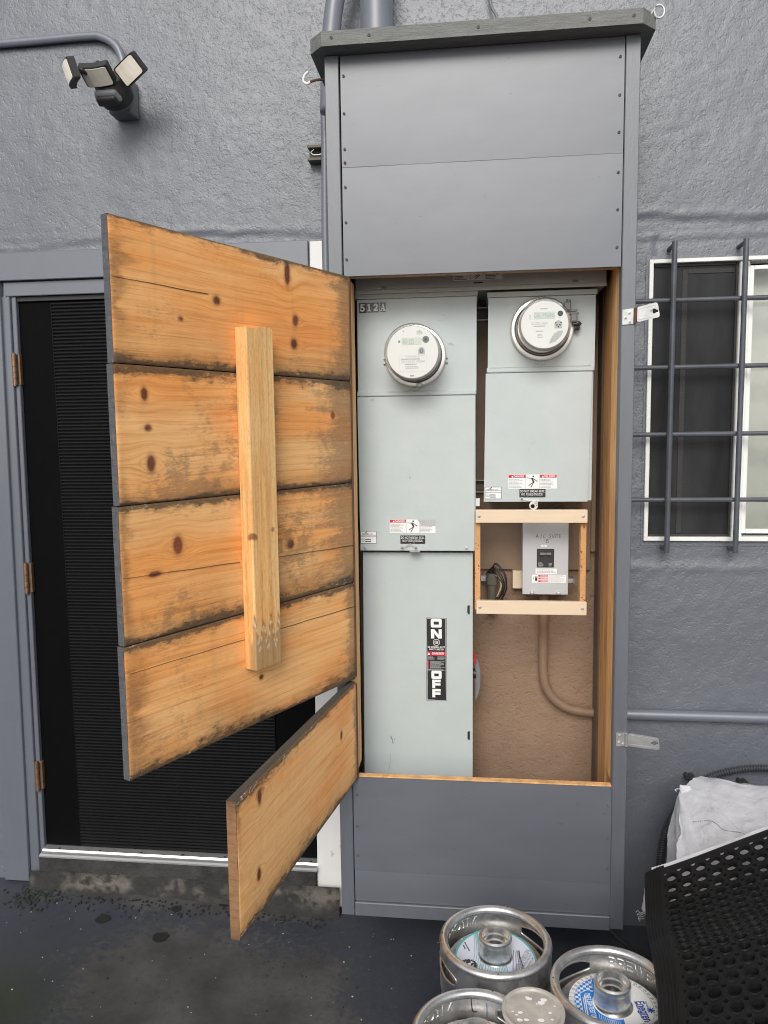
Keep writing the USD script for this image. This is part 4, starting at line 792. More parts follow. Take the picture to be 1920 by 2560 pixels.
# ---- the two meters
def meter(x, z, r, lab, rf, depth, lcd, kind):
    T = thing('electric_meter', lab, 'electric meter', (x, YB, z))
    part(T, 'ring', face(lathe([(r - .016, -.002), (r - .003, -.002), (r, .002), (r + .0005, .011), (r - .003, .0155), (r - .010, .0165), (r - .013, .013), (r - .014, -.002)], 72), x, YB, z), 'meter_ring', smooth=40)
    rb = r - .0145
    part(T, 'base', face(lathe([(0, .020), (rb - .004, .020), (rb, .017), (rb, -.001)], 56), x, YB, z), 'meter_body', smooth=40)
    part(T, 'inner_body', face(lathe([(0, depth - .010), (rf - .004, depth - .010), (rf - .002, depth - .014), (rf - .001, .03), (rb - .006, .022)], 64), x, YB, z), 'meter_body', smooth=40)
    fp = part(T, 'face_plate', face(lathe([(0, depth - .0075), (rf - .005, depth - .0075), (rf - .004, depth - .0092)], 72), x, YB, z), 'face_white')
    g0, g1 = rb - .001, rf + .003
    part(T, 'glass_cover', face(lathe([(0, depth), (g1 - .008, depth), (g1 - .003, depth - .0012), (g1, depth - .0045), (g1 + (g0 - g1) * .35, depth - .04), (g0, .022)], 72), x, YB, z), 'meter_glass', smooth=40)
    y = YB - depth + .0075
    P = lambda a, b: (x + a, z + b)
    if kind == 1:
        sb = sbox(x - .036, z - .0535, x + .040, z - .0085)
        part(fp, 'name_plate', plate(sb.difference(sb.buffer(-.0004)), y - .0004, .0003), 'print_worn')
        part(fp, 'lettering', [txt('FOCUS AXRe-SD', x + .001, y, z - .0145, .0037, w=.036, center=True), txt('SCE 322010-328248', x + .001, y, z - .0285, .0062, w=.066, center=True), lines_of_print(x - .032, x + .036, z - .0215, z - .0165, 1, y, .98, 7, .6),
                               lines_of_print(x - .022, x + .022, z - .036, z - .031, 1, y, .98, 8, .6), lines_of_print(x - .02, x + .022, z - .046, z - .038, 2, y, .98, 9, .5), lines_of_print(x + .012, x + .030, z + .048, z + .058, 3, y, .98, 10, .5)], 'print_grey')
        part(fp, 'lcd', plate(sbox(x - .030, z + .0205, x + .026, z + .0405), y - .0006, .0005), 'print_lcd')
        part(fp, 'digits', [txt('MD-131', x - .027, y - .0006, z + .0240, .0115, w=.031)], 'print_grey')
        part(fp, 'sensor_port', face(lathe([(0, .002), (.0035, .002), (.0036, .003), (.0055, .003), (.0056, .0015), (.0085, .0025), (.0095, 0)], 28), x + .0375, y, z + .0345), 'plastic_grey')
        part(fp, 'port_lens', disc(x + .0375, y - .003, z + .0345, .0036, .0008), 'print_black')
        part(fp, 'reset_plate', plate(sbox(x + .0155, z - .0055, x + .0345, z + .0025).union(Point(x + .025, z + .0045).buffer(.0095)), y - .001, .001), 'print_worn')
        part(fp, 'reset_knob', plate(Point(x + .025, z + .004).buffer(.0058).difference(sbox(x + .024, z, x + .026, z + .008)), y - .003, .002), 'plastic_grey')
        part(fp, 'mark', [plate(sbox(x - .040, z + .027, x - .0345, z + .033), y - .0003, .0003), plate(sbox(x - .027, z + .0575, x - .023, z + .0595), y - .0003, .0003), plate(sbox(x + .018, z + .0575, x + .022, z + .0595), y - .0003, .0003), plate(sbox(x - .008, z - .067, x + .004, z - .064), y - .0003, .0003)], 'plastic_grey')
        part(T, 'ring_clasp', [bx(x + .004, x + .020, YB - .026, YB - .006, z - r - .002, z - r + .010, .002), tube(spline([(x - .012, YB - .02, z - r - .002), (x - .006, YB - .022, z - r - .008), (x + .004, YB - .022, z - r - .008), (x + .010, YB - .02, z - r - .002)], 6), .0035, 10)], 'galvanised', smooth=30)
        part(T, 'ring_clip', [bx(x + r - .001, x + r + .005, YB - .008, YB, z + dz, z + dz + .003, .0005) for dz in (-.008, -.022)] + [bx(x - r - .005, x - r + .001, YB - .008, YB, z + dz, z + dz + .003, .0005) for dz in (-.008, -.022)], 'galvanised')
    else:
        part(fp, 'lettering', [lines_of_print(x - .012, x + .012, z + .041, z + .045, 1, y, .99, 11, .7), txt('SCE 222011 748657', x - .036, y, z + .0005, .0062, w=.044), lines_of_print(x - .030, x + .008, z - .006, z - .002, 1, y, .99, 12, .7),
                               lines_of_print(x - .024, x + .003, z - .0195, z - .0155, 1, y, .99, 13, .7), lines_of_print(x - .02, x + .000, z - .036, z - .024, 3, y, .9, 14, .4)], 'print_grey')
        part(fp, 'lcd', plate(sbox(x - .030, z + .0155, x + .0285, z + .0345), y - .0006, .0005), 'print_lcd')
        part(fp, 'digits', [txt('CAL 95686', x - .028, y - .0006, z + .0195, .0115, w=.052)], 'print_grey')
        part(fp, 'sensor_port', face(lathe([(0, .002), (.006, .002), (.0075, .0005)], 24), x + .042, y, z + .029), 'print_black')
        rp_ = part(fp, 'reset_plate', plate(sbox(x + .027, z - .0105, x + .047, z - .002).union(Point(x + .037, z + .000).buffer(.0105)), y - .001, .001), 'print_worn')
        part(fp, 'reset_hole', [disc(x + a, y - .001, z + b, .0021, .0006) for a, b in ((.030, .004), (.044, .004), (.033, -.002), (.041, -.002), (.037, -.007))], 'plastic_dark')
        part(fp, 'mark', [plate(stroke([(x - .0425, z + .014), (x - .0425, z + .0255), (x - .0385, z + .0255), (x - .0385, z + .014)], .0006), y - .0003, .0003), plate(stroke([(x + .0395, z + .0195), (x + .0395, z + .0155)], .0006), y - .0003, .0003), plate(stroke([(x + .0435, z + .0195), (x + .0435, z + .0155)], .0006), y - .0003, .0003)], 'plastic_grey')
        part(fp, 'corner_print', plate(Polygon([(x + .012, z - .052), (x + .03, z - .047), (x + .046, z - .030), (x + .050, z - .018), (x + .038, z - .018), (x + .026, z - .024), (x + .016, z - .040)]), y - .0003, .0003), 'print_worn')
        # seal clamp on the ring
        k = part(T, 'seal_clamp', [bx(x + .058, x + .078, YB - .036, YB - .012, z + .046, z + .070, .003), bx(x + .070, x + .097, YB - .030, YB - .016, z + .044, z + .049, .001), bx(x + .076, x + .101, YB - .030, YB - .016, z + .036, z + .041, .001),
                                   bx(x + .078, x + .096, YB - .036, YB - .012, z + .014, z + .037, .003), tube([(x + .067, YB - .024, z + .068), (x + .069, YB - .024, z + .078)], .0035, 8), tube([(x + .075, YB - .024, z + .066), (x + .077, YB - .024, z + .077)], .003, 8)], 'plastic_grey')
        part(k, 'seal', [tube([(x + .085, YB - .024, z + .008), (x + .100, YB - .024, z + .010)], .006, 10), tube([(x + .098, YB - .022, z + .013), (x + .106, YB - .02, z + .006)], .0065, 10), tube([(x + .090, YB - .022, z + .000), (x + .103, YB - .02, z - .004)], .0065, 10)], 'plastic_black')
    return T
meter(-.1728, 1.8836, .0897, 'round glass electric meter with a big white face on the left meter box', .0765, .118, '', 1)
meter(.1921, 1.951, .0890, 'round glass electric meter with a clamp on its ring, on the right meter box', .0690, .105, '', 2)

# ---- safety switch
YS = -.2
T = thing('safety_switch', 'tall grey switch box with an ON OFF label, under the left meter box', 'switch box', (-.17, -.1, .55))
part(T, 'body', bx(-.334, -.009, YS + .003, -.05, .55, 1.2935, .002), 'box_metal')
part(T, 'cover', cover(-.3415, -.0055, -.3470, -.0068, .55, 1.2950, YS, .010), 'box_metal')
for z in (1.121, .7235): part(T, 'clasp', [tube([(-.0177, YS - .003, z - .013), (-.0177, YS - .003, z + .013)], .0025, 10), bx(-.0225, -.018, YS - .003, YS, z - .011, z + .011, .0006)], 'plastic_dark', smooth=30)
y = YS - .0004
lb = part(T, 'on_off_label', plate(sbox(-.1485, .8310, -.0860, 1.0930).buffer(-.001).buffer(.001), y - .0005, .0005), 'print_black')
part(lb, 'border', plate(sbox(-.1470, .8325, -.0875, 1.0915).difference(sbox(-.1460, .8335, -.0885, 1.0905)), y - .0008, .0003), 'print_white')
bold = []
def O_(x, z, w, h, t=.0088): return sbox(x, z, x + w, z + h).buffer(-.005).buffer(.005, 5).difference(sbox(x + t, z + t, x + w - t, z + h - t).buffer(-.001).buffer(.001))
def F_(x, z, w, h, t=.0092): return unary_union([sbox(x, z, x + t, z + h), sbox(x, z + h - t * .85, x + w, z + h), sbox(x, z + h * .30, x + w * .97, z + h * .30 + t * .85)])
xc = -.1172
bold.append(O_(xc - .0168, 1.0630, .0336, .0272)); n_ = sbox(xc - .0166, 1.0285, xc - .0066, 1.0578).union(sbox(xc + .0072, 1.0285, xc + .0168, 1.0578)).union(Polygon([(xc - .0166, 1.0578), (xc - .0066, 1.0578), (xc + .0168, 1.0285), (xc + .0060, 1.0285)]))
bold.append(n_); bold.append(O_(xc - .0162, .9005, .0318, .0262)); bold.append(F_(xc - .0138, .8715, .0265, .0268)); bold.append(F_(xc - .0138, .8425 - .0005, .0265, .0268))
for b_ in bold: part(lb, 'big_letter', plate(b_, y - .0009, .0004), 'print_white')
part(lb, 'round_emblem', [plate(Point(xc, 1.0165).buffer(.0105, 10).difference(Point(xc, 1.0165).buffer(.0092, 10)), y - .0009, .0004), txt('GE', xc, y - .0005, 1.0120, .0088, True, w=.0115, center=True)], 'print_white')
part(lb, 'lettering', [txt('GE GENERAL DUTY', xc, y - .0005, 1.0000 - .001, .0048, True, w=.053, center=True), txt('SAFETY SWITCH', xc, y - .0005, .9925 - .0005, .0048, True, w=.045, center=True)], 'print_white')
part(lb, 'danger_band', plate(sbox(-.1460, .9745, -.0885, .9868), y - .0008, .0003), 'print_red')
part(lb, 'danger_word', [txt('DANGER', xc + .0045, y - .0008, .9780, .0068, True, w=.036, center=True), plate(Polygon([(-.1445, .9765), (-.1365, .9765), (-.1405, .9845)]), y - .0012, .0003)], 'print_white')
part(lb, 'small_print', [lines_of_print(-.144, -.121, .961, .9725, 5, y - .0005, .95, 21, .4), lines_of_print(-.114, -.090, .961, .9725, 5, y - .0005, .95, 22, .4), lines_of_print(-.137, -.090, .934, .958, 9, y - .0005, .98, 23, .45), lines_of_print(-.145, -.090, .9275, .933, 2, y - .0005, .98, 24, .45), plate(sbox(-.146, .9265, -.0885, .9270), y - .0008, .0003)], 'print_worn')
part(lb, 'bolt_sign', plate(sbox(-.1455, .936, -.1405, .9575).difference(Polygon([(-.1425, .956), (-.1442, .946), (-.143, .946), (-.1437, .9385), (-.1418, .949), (-.143, .949)])), y - .0008, .0003), 'print_red')
hd = part(T, 'handle_pivot', tube([(-.006, -.15, .905), (.004, -.15, .905)], .016, 18), 'plastic_black', smooth=30)
part(T, 'handle', plate(Polygon([(0, 0), (.006, .012), (.0145, .045), (.0145, .095), (.008, .125), (0.0, .136)]).buffer(.0005), 0, .018).apply_transform(trimesh.transformations.rotation_matrix(0, [0, 0, 1])).apply_translation([.002, -.16, .822]), 'plastic_grey', 'grey lever blade')
part(T, 'handle_tip', bx(-.003, .0045, -.165, -.145, .938, .970, .002), 'print_red', 'red top end of the lever')
scuff(T, [([(-.262, .712), (-.257, .700)], .003), ([(-.258, .698), (-.255, .688)], .002), ([(-.250, .706), (-.2535, .692)], .0012), ([(-.263, .655), (-.266, .620), (-.270, .600)], .0008)], 'plastic_grey', YS - .0003)
scuff(T, [([(-.134, .757), (-.118, .775), (-.098, .812), (-.082, .815)], .0009), ([(-.116, .770), (-.108, .760)], .0006), ([(-.232, .690), (-.228, .715), (-.222, .730)], .0006), ([(-.245, .735), (-.215, .734)], .0005), ([(-.20, .722), (-.188, .70), (-.19, .69)], .0005)], 'print_worn', YS - .0003)

specks(T, -.33, -.02, .62, 1.27, 30, YS - .0003)
# ---- wooden frame with breaker box
T = thing('wooden_frame', 'pale wooden batten frame around the small breaker box', 'wooden frame', (.165, -.22, 1.1165))
for z0, z1, x0, x1 in ((1.391, 1.4295, .0027, .3262), (1.1168, 1.1565, .0048, .3274)):
    r_ = part(T, 'rail', bx(x0, x1, -.2405, -.222, z0, z1, .0015), 'primed_batten')
    for x in (x0 + .0105, x1 - .0125): part(r_, 'screw', screw(x, -.2408, (z0 + z1) / 2 + .001, .0046), 'galvanised')
part(T, 'stile', bx(.0005, .0168, -.2215, -.19, 1.125, 1.3905, .001), 'batten_edge'); part(T, 'stile', bx(.3095, .3262, -.2215, -.19, 1.150, 1.3905, .001), 'batten_edge')
T = thing('breaker_box', 'small grey breaker box with handwriting and a black breaker, inside the wooden frame', 'breaker box', (.215, -.08, 1.157))
YA = -.14
part(T, 'cover', bx(.1466, .2848, YA, YA + .006, 1.157, 1.42, .0012), 'breaker_metal'); part(T, 'body', bx(.150, .2815, YA + .0062, -.024, 1.160, 1.418, .002), 'breaker_metal')
hw = [[(.1865, 1.3325), (.1905, 1.3445), (.1935, 1.3330)], [(.1875, 1.3375), (.1935, 1.3385)], [(.2005, 1.3315), (.2050, 1.3445)], [(.2150, 1.3420), (.2110, 1.3430), (.2085, 1.3385), (.2100, 1.3335), (.2150, 1.3330)],
      [(.2325, 1.3430), (.2290, 1.3432), (.2275, 1.3405), (.2310, 1.3380), (.2305, 1.3345), (.2265, 1.3345)], [(.2355, 1.3435), (.2357, 1.3360), (.2385, 1.3340), (.2410, 1.3365), (.2412, 1.3440)], [(.2445, 1.3440), (.2445, 1.3345)], [(.2465, 1.3435), (.2540, 1.3440)], [(.2502, 1.3435), (.2500, 1.3340)],
      [(.2610, 1.3435), (.2570, 1.3430), (.2568, 1.3340), (.2612, 1.3345)], [(.2568, 1.3390), (.2605, 1.3392)],
      [(.2185, 1.3290), (.2180, 1.3180)], [(.2175, 1.3290), (.2235, 1.3285), (.2215, 1.3250), (.2185, 1.3245), (.2240, 1.3240), (.2255, 1.3205), (.2215, 1.3180), (.2170, 1.3178)], [(.2125, 1.3285), (.2122, 1.3262)], [(.2290, 1.3305), (.2280, 1.3285)], [(.2320, 1.3308), (.2310, 1.3288)]]
part(T, 'handwriting', plate(unary_union([stroke(p, .0010) for p in hw]), YA - .0004, .0004), 'marker')
lb = part(T, 'rating_label', plate(sbox(.2030, 1.3055, .2202, 1.3118).buffer(-.0005).buffer(.0005), YA - .0006, .0006), 'print_white'); part(lb, 'lettering', lines_of_print(.2075, .2165, 1.3070, 1.3105, 1, YA - .0006, .98, 31), 'print_grey')
br = part(T, 'breaker', bx(.1900, .2412, YA - .004, YA + .001, 1.2428, 1.2993, .0008), 'plastic_black')
part(br, 'toggle', [bx(.1985, .2120, YA - .0095, YA - .0042, 1.281, 1.2885, .001), bx(.2185, .2325, YA - .0095, YA - .0042, 1.281, 1.2885, .001), bx(.212, .2185, YA - .008, YA - .0042, 1.282, 1.288, .0006)], 'plastic_grey')
part(br, 'recess', [bx(.1985, .2115, YA - .0048, YA - .0041, 1.2745, 1.280, .0001), bx(.2200, .2325, YA - .0048, YA - .0041, 1.2745, 1.280, .0001)], 'dark_gap')
part(br, 'lettering', [lines_of_print(.194, .212, 1.245, 1.259, 5, YA - .004, .9, 32, .4), lines_of_print(.2255, .238, 1.245, 1.257, 3, YA - .004, .9, 33, .4)], 'print_worn')
lb = part(T, 'notice_label', plate(sbox(.1861, 1.2215, .2507, 1.2378).buffer(-.001).buffer(.001), YA - .0006, .0006), 'print_white'); part(lb, 'lettering', lines_of_print(.190, .249, 1.2235, 1.2362, 3, YA - .0006, 1.0, 34, .4), 'print_grey')
lb = part(T, 'danger_label', plate(sbox(.1755, 1.1935, .2780, 1.2185).buffer(-.001).buffer(.001), YA - .0006, .0006), 'print_white')
part(lb, 'red_band', [plate(sbox(.1945, z, .2235, z + .0056), YA - .0009, .0003) for z in (1.2125, 1.2045, 1.1960)], 'print_red')
part(lb, 'red_words', [txt(w_, .2015, YA - .0009, z + .0012, .0034, True, w=.0205) for w_, z in (('DANGER', 1.2125), ('PELIGRO', 1.2045), ('DANGER', 1.1960))], 'print_white')
part(lb, 'lettering', lines_of_print(.2255, .276, 1.195, 1.218, 8, YA - .0006, 1.0, 35, .4), 'print_worn')
part(lb, 'hand_sign', plate(unary_union([sbox(.1850, 1.1995, .1915, 1.2075), *[stroke([(.1856 + k * .0018, 1.207), (.1852 + k * .0020, 1.213)], .0014) for k in range(4)], stroke([(.1800, 1.2135), (.1785, 1.210), (.1812, 1.208), (.1790, 1.204)], .001)]), YA - .0009, .0003), 'print_black')
for x in (.1758, .2555): part(T, 'bolt', face(lathe([(0, .009), (.0045, .0085), (.0062, .005), (.0064, 0)], 14), x, YA, 1.1632), 'zinc_hook', smooth=40)
part(T, 'cable_fitting', [tube([(.2185, -.075, 1.157), (.2185, -.075, 1.148)], .0165, 6), tube([(.2185, -.075, 1.148), (.2185, -.075, 1.138)], .0135, 18)], 'galvanised', smooth=30)
single('brown_conduit', tube(spline([(.2185, -.075, 1.146), (.2188, -.070, 1.06), (.2195, -.052, .98), (.2205, -.046, .895), (.229, -.046, .835), (.259, -.046, .790), (.305, -.046, .762), (.37, -.046, .751), (.43, -.046, .7515)], 9), .0142, 18), 'conduit_brown', 'brown painted conduit curving down right from the breaker box', 'conduit', smooth=True)
single('strap_clip', [bx(.286, .3075, -.105, -.102, 1.187, 1.201, .001), disc(.2925, -.105, 1.194, .003, .002), bx(.3045, .3075, -.115, -.06, 1.186, 1.203, .001)], 'galvanised', 'small shiny strap right of the breaker box', 'strap')
single('wood_block', bx(.1213, .1500, -.052, -.022, 1.157, 1.2142, .001), 'primed_batten', 'small square pale wood block left of the breaker box', 'wood block')
T = thing('backing_board', 'flat brown painted board behind the breaker box and meter boxes', 'board', (.18, -.025, 1.215))
part(T, 'board', bx(-.01, .366, -.032, -.0215, 1.2155, 2.04, .001), 'conduit_brown'); part(T, 'batten', bx(.366, .3795, -.040, -.022, 1.276, 2.04, .001), 'conduit_brown')
T = thing('conduit_stub', 'short dark open conduit end with a threaded coupling, left in the wooden frame', 'conduit', (.055, -.07, 1.0))
part(T, 'pipe', tube([(.0545, -.062, 1.085), (.0545, -.062, 1.20)], .0150, 18), 'conduit_dark', smooth=30); part(T, 'coupling', [tube([(.0545, -.062, 1.172), (.0545, -.062, 1.196)], .0195, 8), tube([(.0545, -.062, 1.196), (.0545, -.062, 1.209)], .0175, 18)], 'conduit_dark', smooth=20)
part(T, 'mouth', move(lathe([(0, -.002), (.0165, -.002)], 18), .0545, -.062, 1.2095 + .0022), 'dark_gap')
part(T, 'clamp', [bx(.0195, .040, -.052, -.048, 1.1795, 1.1985, .001), disc(.0275, -.052, 1.189, .0035, .002)], 'galvanised')
T = thing('loose_wires', 'loop of loose black wires hanging out of the short conduit end', 'wires', (.07, -.08, 1.1))
for k in range(5):
    o = .0055 * (k - 2) + .001 * math.sin(k * 9); part(T, 'wire', tube(spline([(.053 + o, -.062, 1.19), (.050 + o, -.068, 1.222 + o), (.066 + o * .5, -.085, 1.232 + o), (.086 + o, -.095, 1.205 + o * .6), (.0945 + o * .6, -.095, 1.175), (.090 + o, -.09, 1.150 + o), (.078 + o, -.085, 1.130), (.068 + o, -.08, 1.095)], 7), .0017, 8), 'wire_black', smooth=True)
part(T, 'wire', tube(spline([(.062, -.07, 1.205), (.076, -.088, 1.198), (.083, -.092, 1.175), (.076, -.086, 1.15), (.070, -.08, 1.135)], 7), .0018, 8), 'wire_cream', 'single cream wire', smooth=True)
for lab, z in (('slotted metal strut in the gap between the two meters', 2.024), ('slotted metal strut in the gap low beside the right meter box', 1.486)):
    s_ = thing('wall_strut', lab, 'strut', (.02, -.045, z))
    part(s_, 'lip', bx(-.02, .06, -.050, -.033, z + .0165, z + .0205, .0008), 'galvanised'); part(s_, 'lip', bx(-.02, .06, -.050, -.033, z - .0205, z - .0165, .0008), 'galvanised')
    part(s_, 'back', plate(sbox(-.02, z - .0165, .06, z + .0165).difference(sbox(.004, z - .007, .030, z + .007).buffer(.003)), -.040, .003), 'conduit_dark')
single('strut_end_bracket', [bx(.0015, .0155, -.21, -.207, 1.4375, 1.462, .0008), bx(.0015, .0155, -.207, -.17, 1.4375, 1.4405, .0008), disc(.0085, -.2105, 1.4555, .0038, .0006)], 'zinc_hook', 'small pale bracket with a hole beside the right meter box foot', 'bracket')

# ================================================================== kegs, mat, sack and the rest of the corner
HK = .594
def flatprint(poly, cx, cy, z, a=0., h=.0003):
    q = ext(poly, h); q = rotz(q, a); q.apply_translation([cx, cy, z]); return q
def flattxt(s, x, y, h, w, a, cx, cy, z, bold=False):
    """Lettering lying on a keg top: middle at (x, y) in the label's own frame, turned by a."""
    k = (s, bold)
    if k not in _tc: _tc[k] = meshkit.text_mesh(s, 1.0, 1.0, bold)
    q = _tc[k].copy(); b = q.bounds; q.apply_translation([-(b[0][0] + b[1][0]) / 2, -.5, 0]); q.apply_scale([w / (b[1][0] - b[0][0]), h, .0003])
    q = rotz(q, a); q.apply_translation([x, y, 0]); q.apply_translation([cx, cy, z]); return q
def bend_text(s, r, z, h, a_mid, w, cx, cy, mirror=False, d=.0016):
    """Stamped lettering on the inside of the chime, raised towards the axis."""
    k = (s, True)
    if k not in _tc: _tc[k] = meshkit.text_mesh(s, 1.0, 1.0, True)
    q = _tc[k].copy().subdivide(); b = q.bounds; q.apply_translation([-(b[0][0] + b[1][0]) / 2, 0, 0]); q.apply_scale([w / (b[1][0] - b[0][0]), h, d])
    v = q.vertices; u = -v[:, 0] if mirror else v[:, 0]
    an = a_mid - u / r; rr = r - v[:, 2]
    q.vertices = np.stack([cx + rr * np.cos(an), cy + rr * np.sin(an), z + v[:, 1]], -1); return q
def keg(cx, cy, lab, holes, text, ta, mirror, group=None):
    T = thing('beer_keg', lab, 'keg', (cx, cy, 0), group)
    R = .1165
    body = lathe([(0, .012), (.085, .012), (.105, .03), (.112, .06), (.1125, .12), (.1165, .135), (.1165, .150), (.1125, .165), (.1125, .42), (.1165, .435), (.1165, .45), (.1125, .465), (.1122, .50), (.108, .530), (.098, .5435), (.07, .5505), (.033, .5535)], 72)
    part(T, 'body', move(body, cx, cy, 0), 'keg_steel', smooth=35)
    part(T, 'foot_ring', move(lathe([(.106, .05), (.1165, .03), (.1172, .012), (.1130, .0), (.1085, .005), (.1075, .02)], 72), cx, cy, 0), 'keg_steel', smooth=35)
    col = m3.CrossSection([[(.1078, .500), (.1165, .488), (.1172, .500), (.1172, .588), (.1078 + .0072, .588), (.1078 + .0072, .503)]]).revolve(96)
    for a, ha in holes:
        cut = m3.Manifold.batch_hull([m3.Manifold.cylinder(.06, .0145, .0145, 20).rotate([0, 90, 0]).rotate([0, 0, math.degrees(a + s)]).translate([.085 * math.cos(a + s), .085 * math.sin(a + s), .549]) for s in (-ha, 0, ha)])
        col = col - cut
    ch = part(T, 'chime', move(tri(col), cx, cy, 0), 'keg_steel', smooth=35)
    for a, ha in holes:
        P = []
        for t in np.linspace(0, 2 * PI, 48):
            aa = a + (ha * math.copysign(min(1, abs(math.cos(t)) * 1.15), math.cos(t))) + .0145 / .116 * math.cos(t) * .95; P.append([cx + .1160 * math.cos(aa), cy + .1160 * math.sin(aa), .549 + .0148 * math.sin(t)])
        part(ch, 'hole_lip', tube(P, .0024, 8, caps=False), 'keg_steel', smooth=True)
    t = np.linspace(0, 2 * PI, 97)
    part(T, 'rim', tube(np.stack([cx + .1092 * np.cos(t), cy + .1092 * np.sin(t), .5870 + 0 * t], -1), .0090, 18, caps=False), 'keg_steel', smooth=True)
    neck = lathe([(r_, z_ + .016) for r_, z_ in [(.034, .536), (.0345, .552), (.0345, .566), (.0335, .5695), (.0340, .574), (.0350, .578), (.0345, .5825), (.0315, .585), (.0285, .584), (.0275, .578), (.0272, .571), (.0240, .5695), (.0237, .560), (.0205, .5585), (.0200, .545), (.0178, .543), (.0175, .520)]], 56)
    nk = part(T, 'neck', move(neck, cx, cy, 0), 'keg_steel', smooth=35)
    part(nk, 'spear_well', move(lathe([(.0178, .5385), (.0165, .537), (0, .537)], 40), cx, cy, 0), 'print_black', smooth=35)
    part(nk, 'spear_ball', trimesh.creation.icosphere(2, .0075).apply_translation([cx, cy, .5470]), 'keg_steel', smooth=True)
    if text: part(ch, 'stamped_letters', bend_text(text[0], .1151, .548, .020, ta, text[1], cx, cy, mirror), 'keg_steel')
    for a in (1.3, 3.1, -1.55, .05): part(T, 'rim_pip', trimesh.creation.icosphere(1, .0016).apply_translation([cx + .112 * math.cos(a), cy + .112 * math.sin(a), .5955]), 'plastic_dark', smooth=True)
    return T
K1 = keg(.0430, -.978, 'steel beer keg with a teal rimmed paper ring, standing nearest the cabinet', [(.62, .30), (-2.75, .30)], ('MICRO', .105), 2.36, True)
zl = .5555; cx, cy = .043, -.981
ann = Point(0, 0).buffer(.081, 24).difference(Point(0, 0).buffer(.0355, 16))
tri_ = Polygon([(.0855 * math.cos(a) * (1 + .04 * math.cos(3 * (a - PI / 2))), .0855 * math.sin(a) * (1 + .04 * math.cos(3 * (a - PI / 2)))) for a in np.linspace(0, 2 * PI, 90)][:-1])
ann = tri_.difference(Point(0, 0).buffer(.0362, 16))
rg = part(K1, 'paper_ring', flatprint(ann, cx, cy, zl, 0, .0005), 'print_lilac')
part(rg, 'teal_border', flatprint(tri_.difference(tri_.buffer(-.0042)), cx, cy, zl + .0007), 'print_teal')
wv, wn_ = [], []
inn = tri_.buffer(-.0045).difference(Point(0, 0).buffer(.0365, 16))
def wave_line(x0, ph, y0, y1, amp):
    ys_ = np.linspace(y0, y1, 40); return stroke([(x0 + amp * math.sin(18 * (yy + .03) + ph) + .35 * x0 * abs(yy) * 4, yy) for yy in ys_], .0011)
for k in range(15): wv.append(wave_line(-.036 + k * .0042, .25 * k, -.082, -.030, .006))
for k in range(5): wv.append(wave_line(-.046 + k * .0034, .4 * k, -.05, .085, .005))
part(rg, 'teal_waves', flatprint(unary_union(wv).intersection(inn), cx, cy, zl + .0007), 'print_teal')
for k in range(6): wn_.append(wave_line(.034 + k * .0034, .5 * k, -.085, .02, .006))
for k in range(4): wn_.append(wave_line(.018 + k * .004, .5 * k, .028, .085, .004))
part(rg, 'dark_waves', flatprint(unary_union(wn_).intersection(inn), cx, cy, zl + .0011), 'print_navy')
bl = []
for i in range(44):
    bl.append(sbox(-.022 + .0022 * (i % 11) * 1.7, -.052 - .005 * (i // 11), -.0207 + .0022 * (i % 11) * 1.7, -.0487 - .005 * (i // 11)))
part(rg, 'blue_dashes', flatprint(unary_union(bl).intersection(inn), cx, cy, zl + .0015), 'print_blue')
gear = Polygon([((.0172 + .0012 * math.cos(16 * a)) * math.cos(a), (.0172 + .0012 * math.cos(16 * a)) * math.sin(a)) for a in np.linspace(0, 2 * PI, 160)][:-1])
em = part(rg, 'round_emblem', move(flatprint(gear, cx, cy, zl + .0019), -.056, -.036, 0), 'print_navy')
fish = unary_union([Polygon([(-.010, 0), (-.004, .0045), (.004, .003), (.0095, -.001), (.003, -.0035), (-.004, -.0035)]), Polygon([(.008, -.001), (.0125, .004), (.0125, -.005)]), stroke([(-.006, .009), (.004, .0095)], .0016), stroke([(-.006, -.008), (.006, -.0085)], .0016)])
part(em, 'emblem_mark', move(rotz(flatprint(fish, 0, 0, 0), 1.0), cx - .056, cy - .036, zl + .0023), 'print_white')
part(rg, 'lettering', [flattxt('WEEKEND VIBES IPA', .055, -.012, .0105, .078, 1.15, cx, cy, zl + .0019), flattxt('INDIA PALE ALE 6.5%', .064, -.014, .004, .058, 1.15, cx, cy, zl + .0019), flattxt('BREWED WITH CARE', .0705, -.018, .003, .04, 1.15, cx, cy, zl + .0019)], 'print_grey')
part(rg, 'small_lettering', [flattxt('KEEP COLD AND FRESH', -.060, .022, .0028, .03, -1.2, cx, cy, zl + .0019), flattxt('BREWING', -.066, .020, .0028, .013, -1.2, cx, cy, zl + .0019)], 'print_navy')

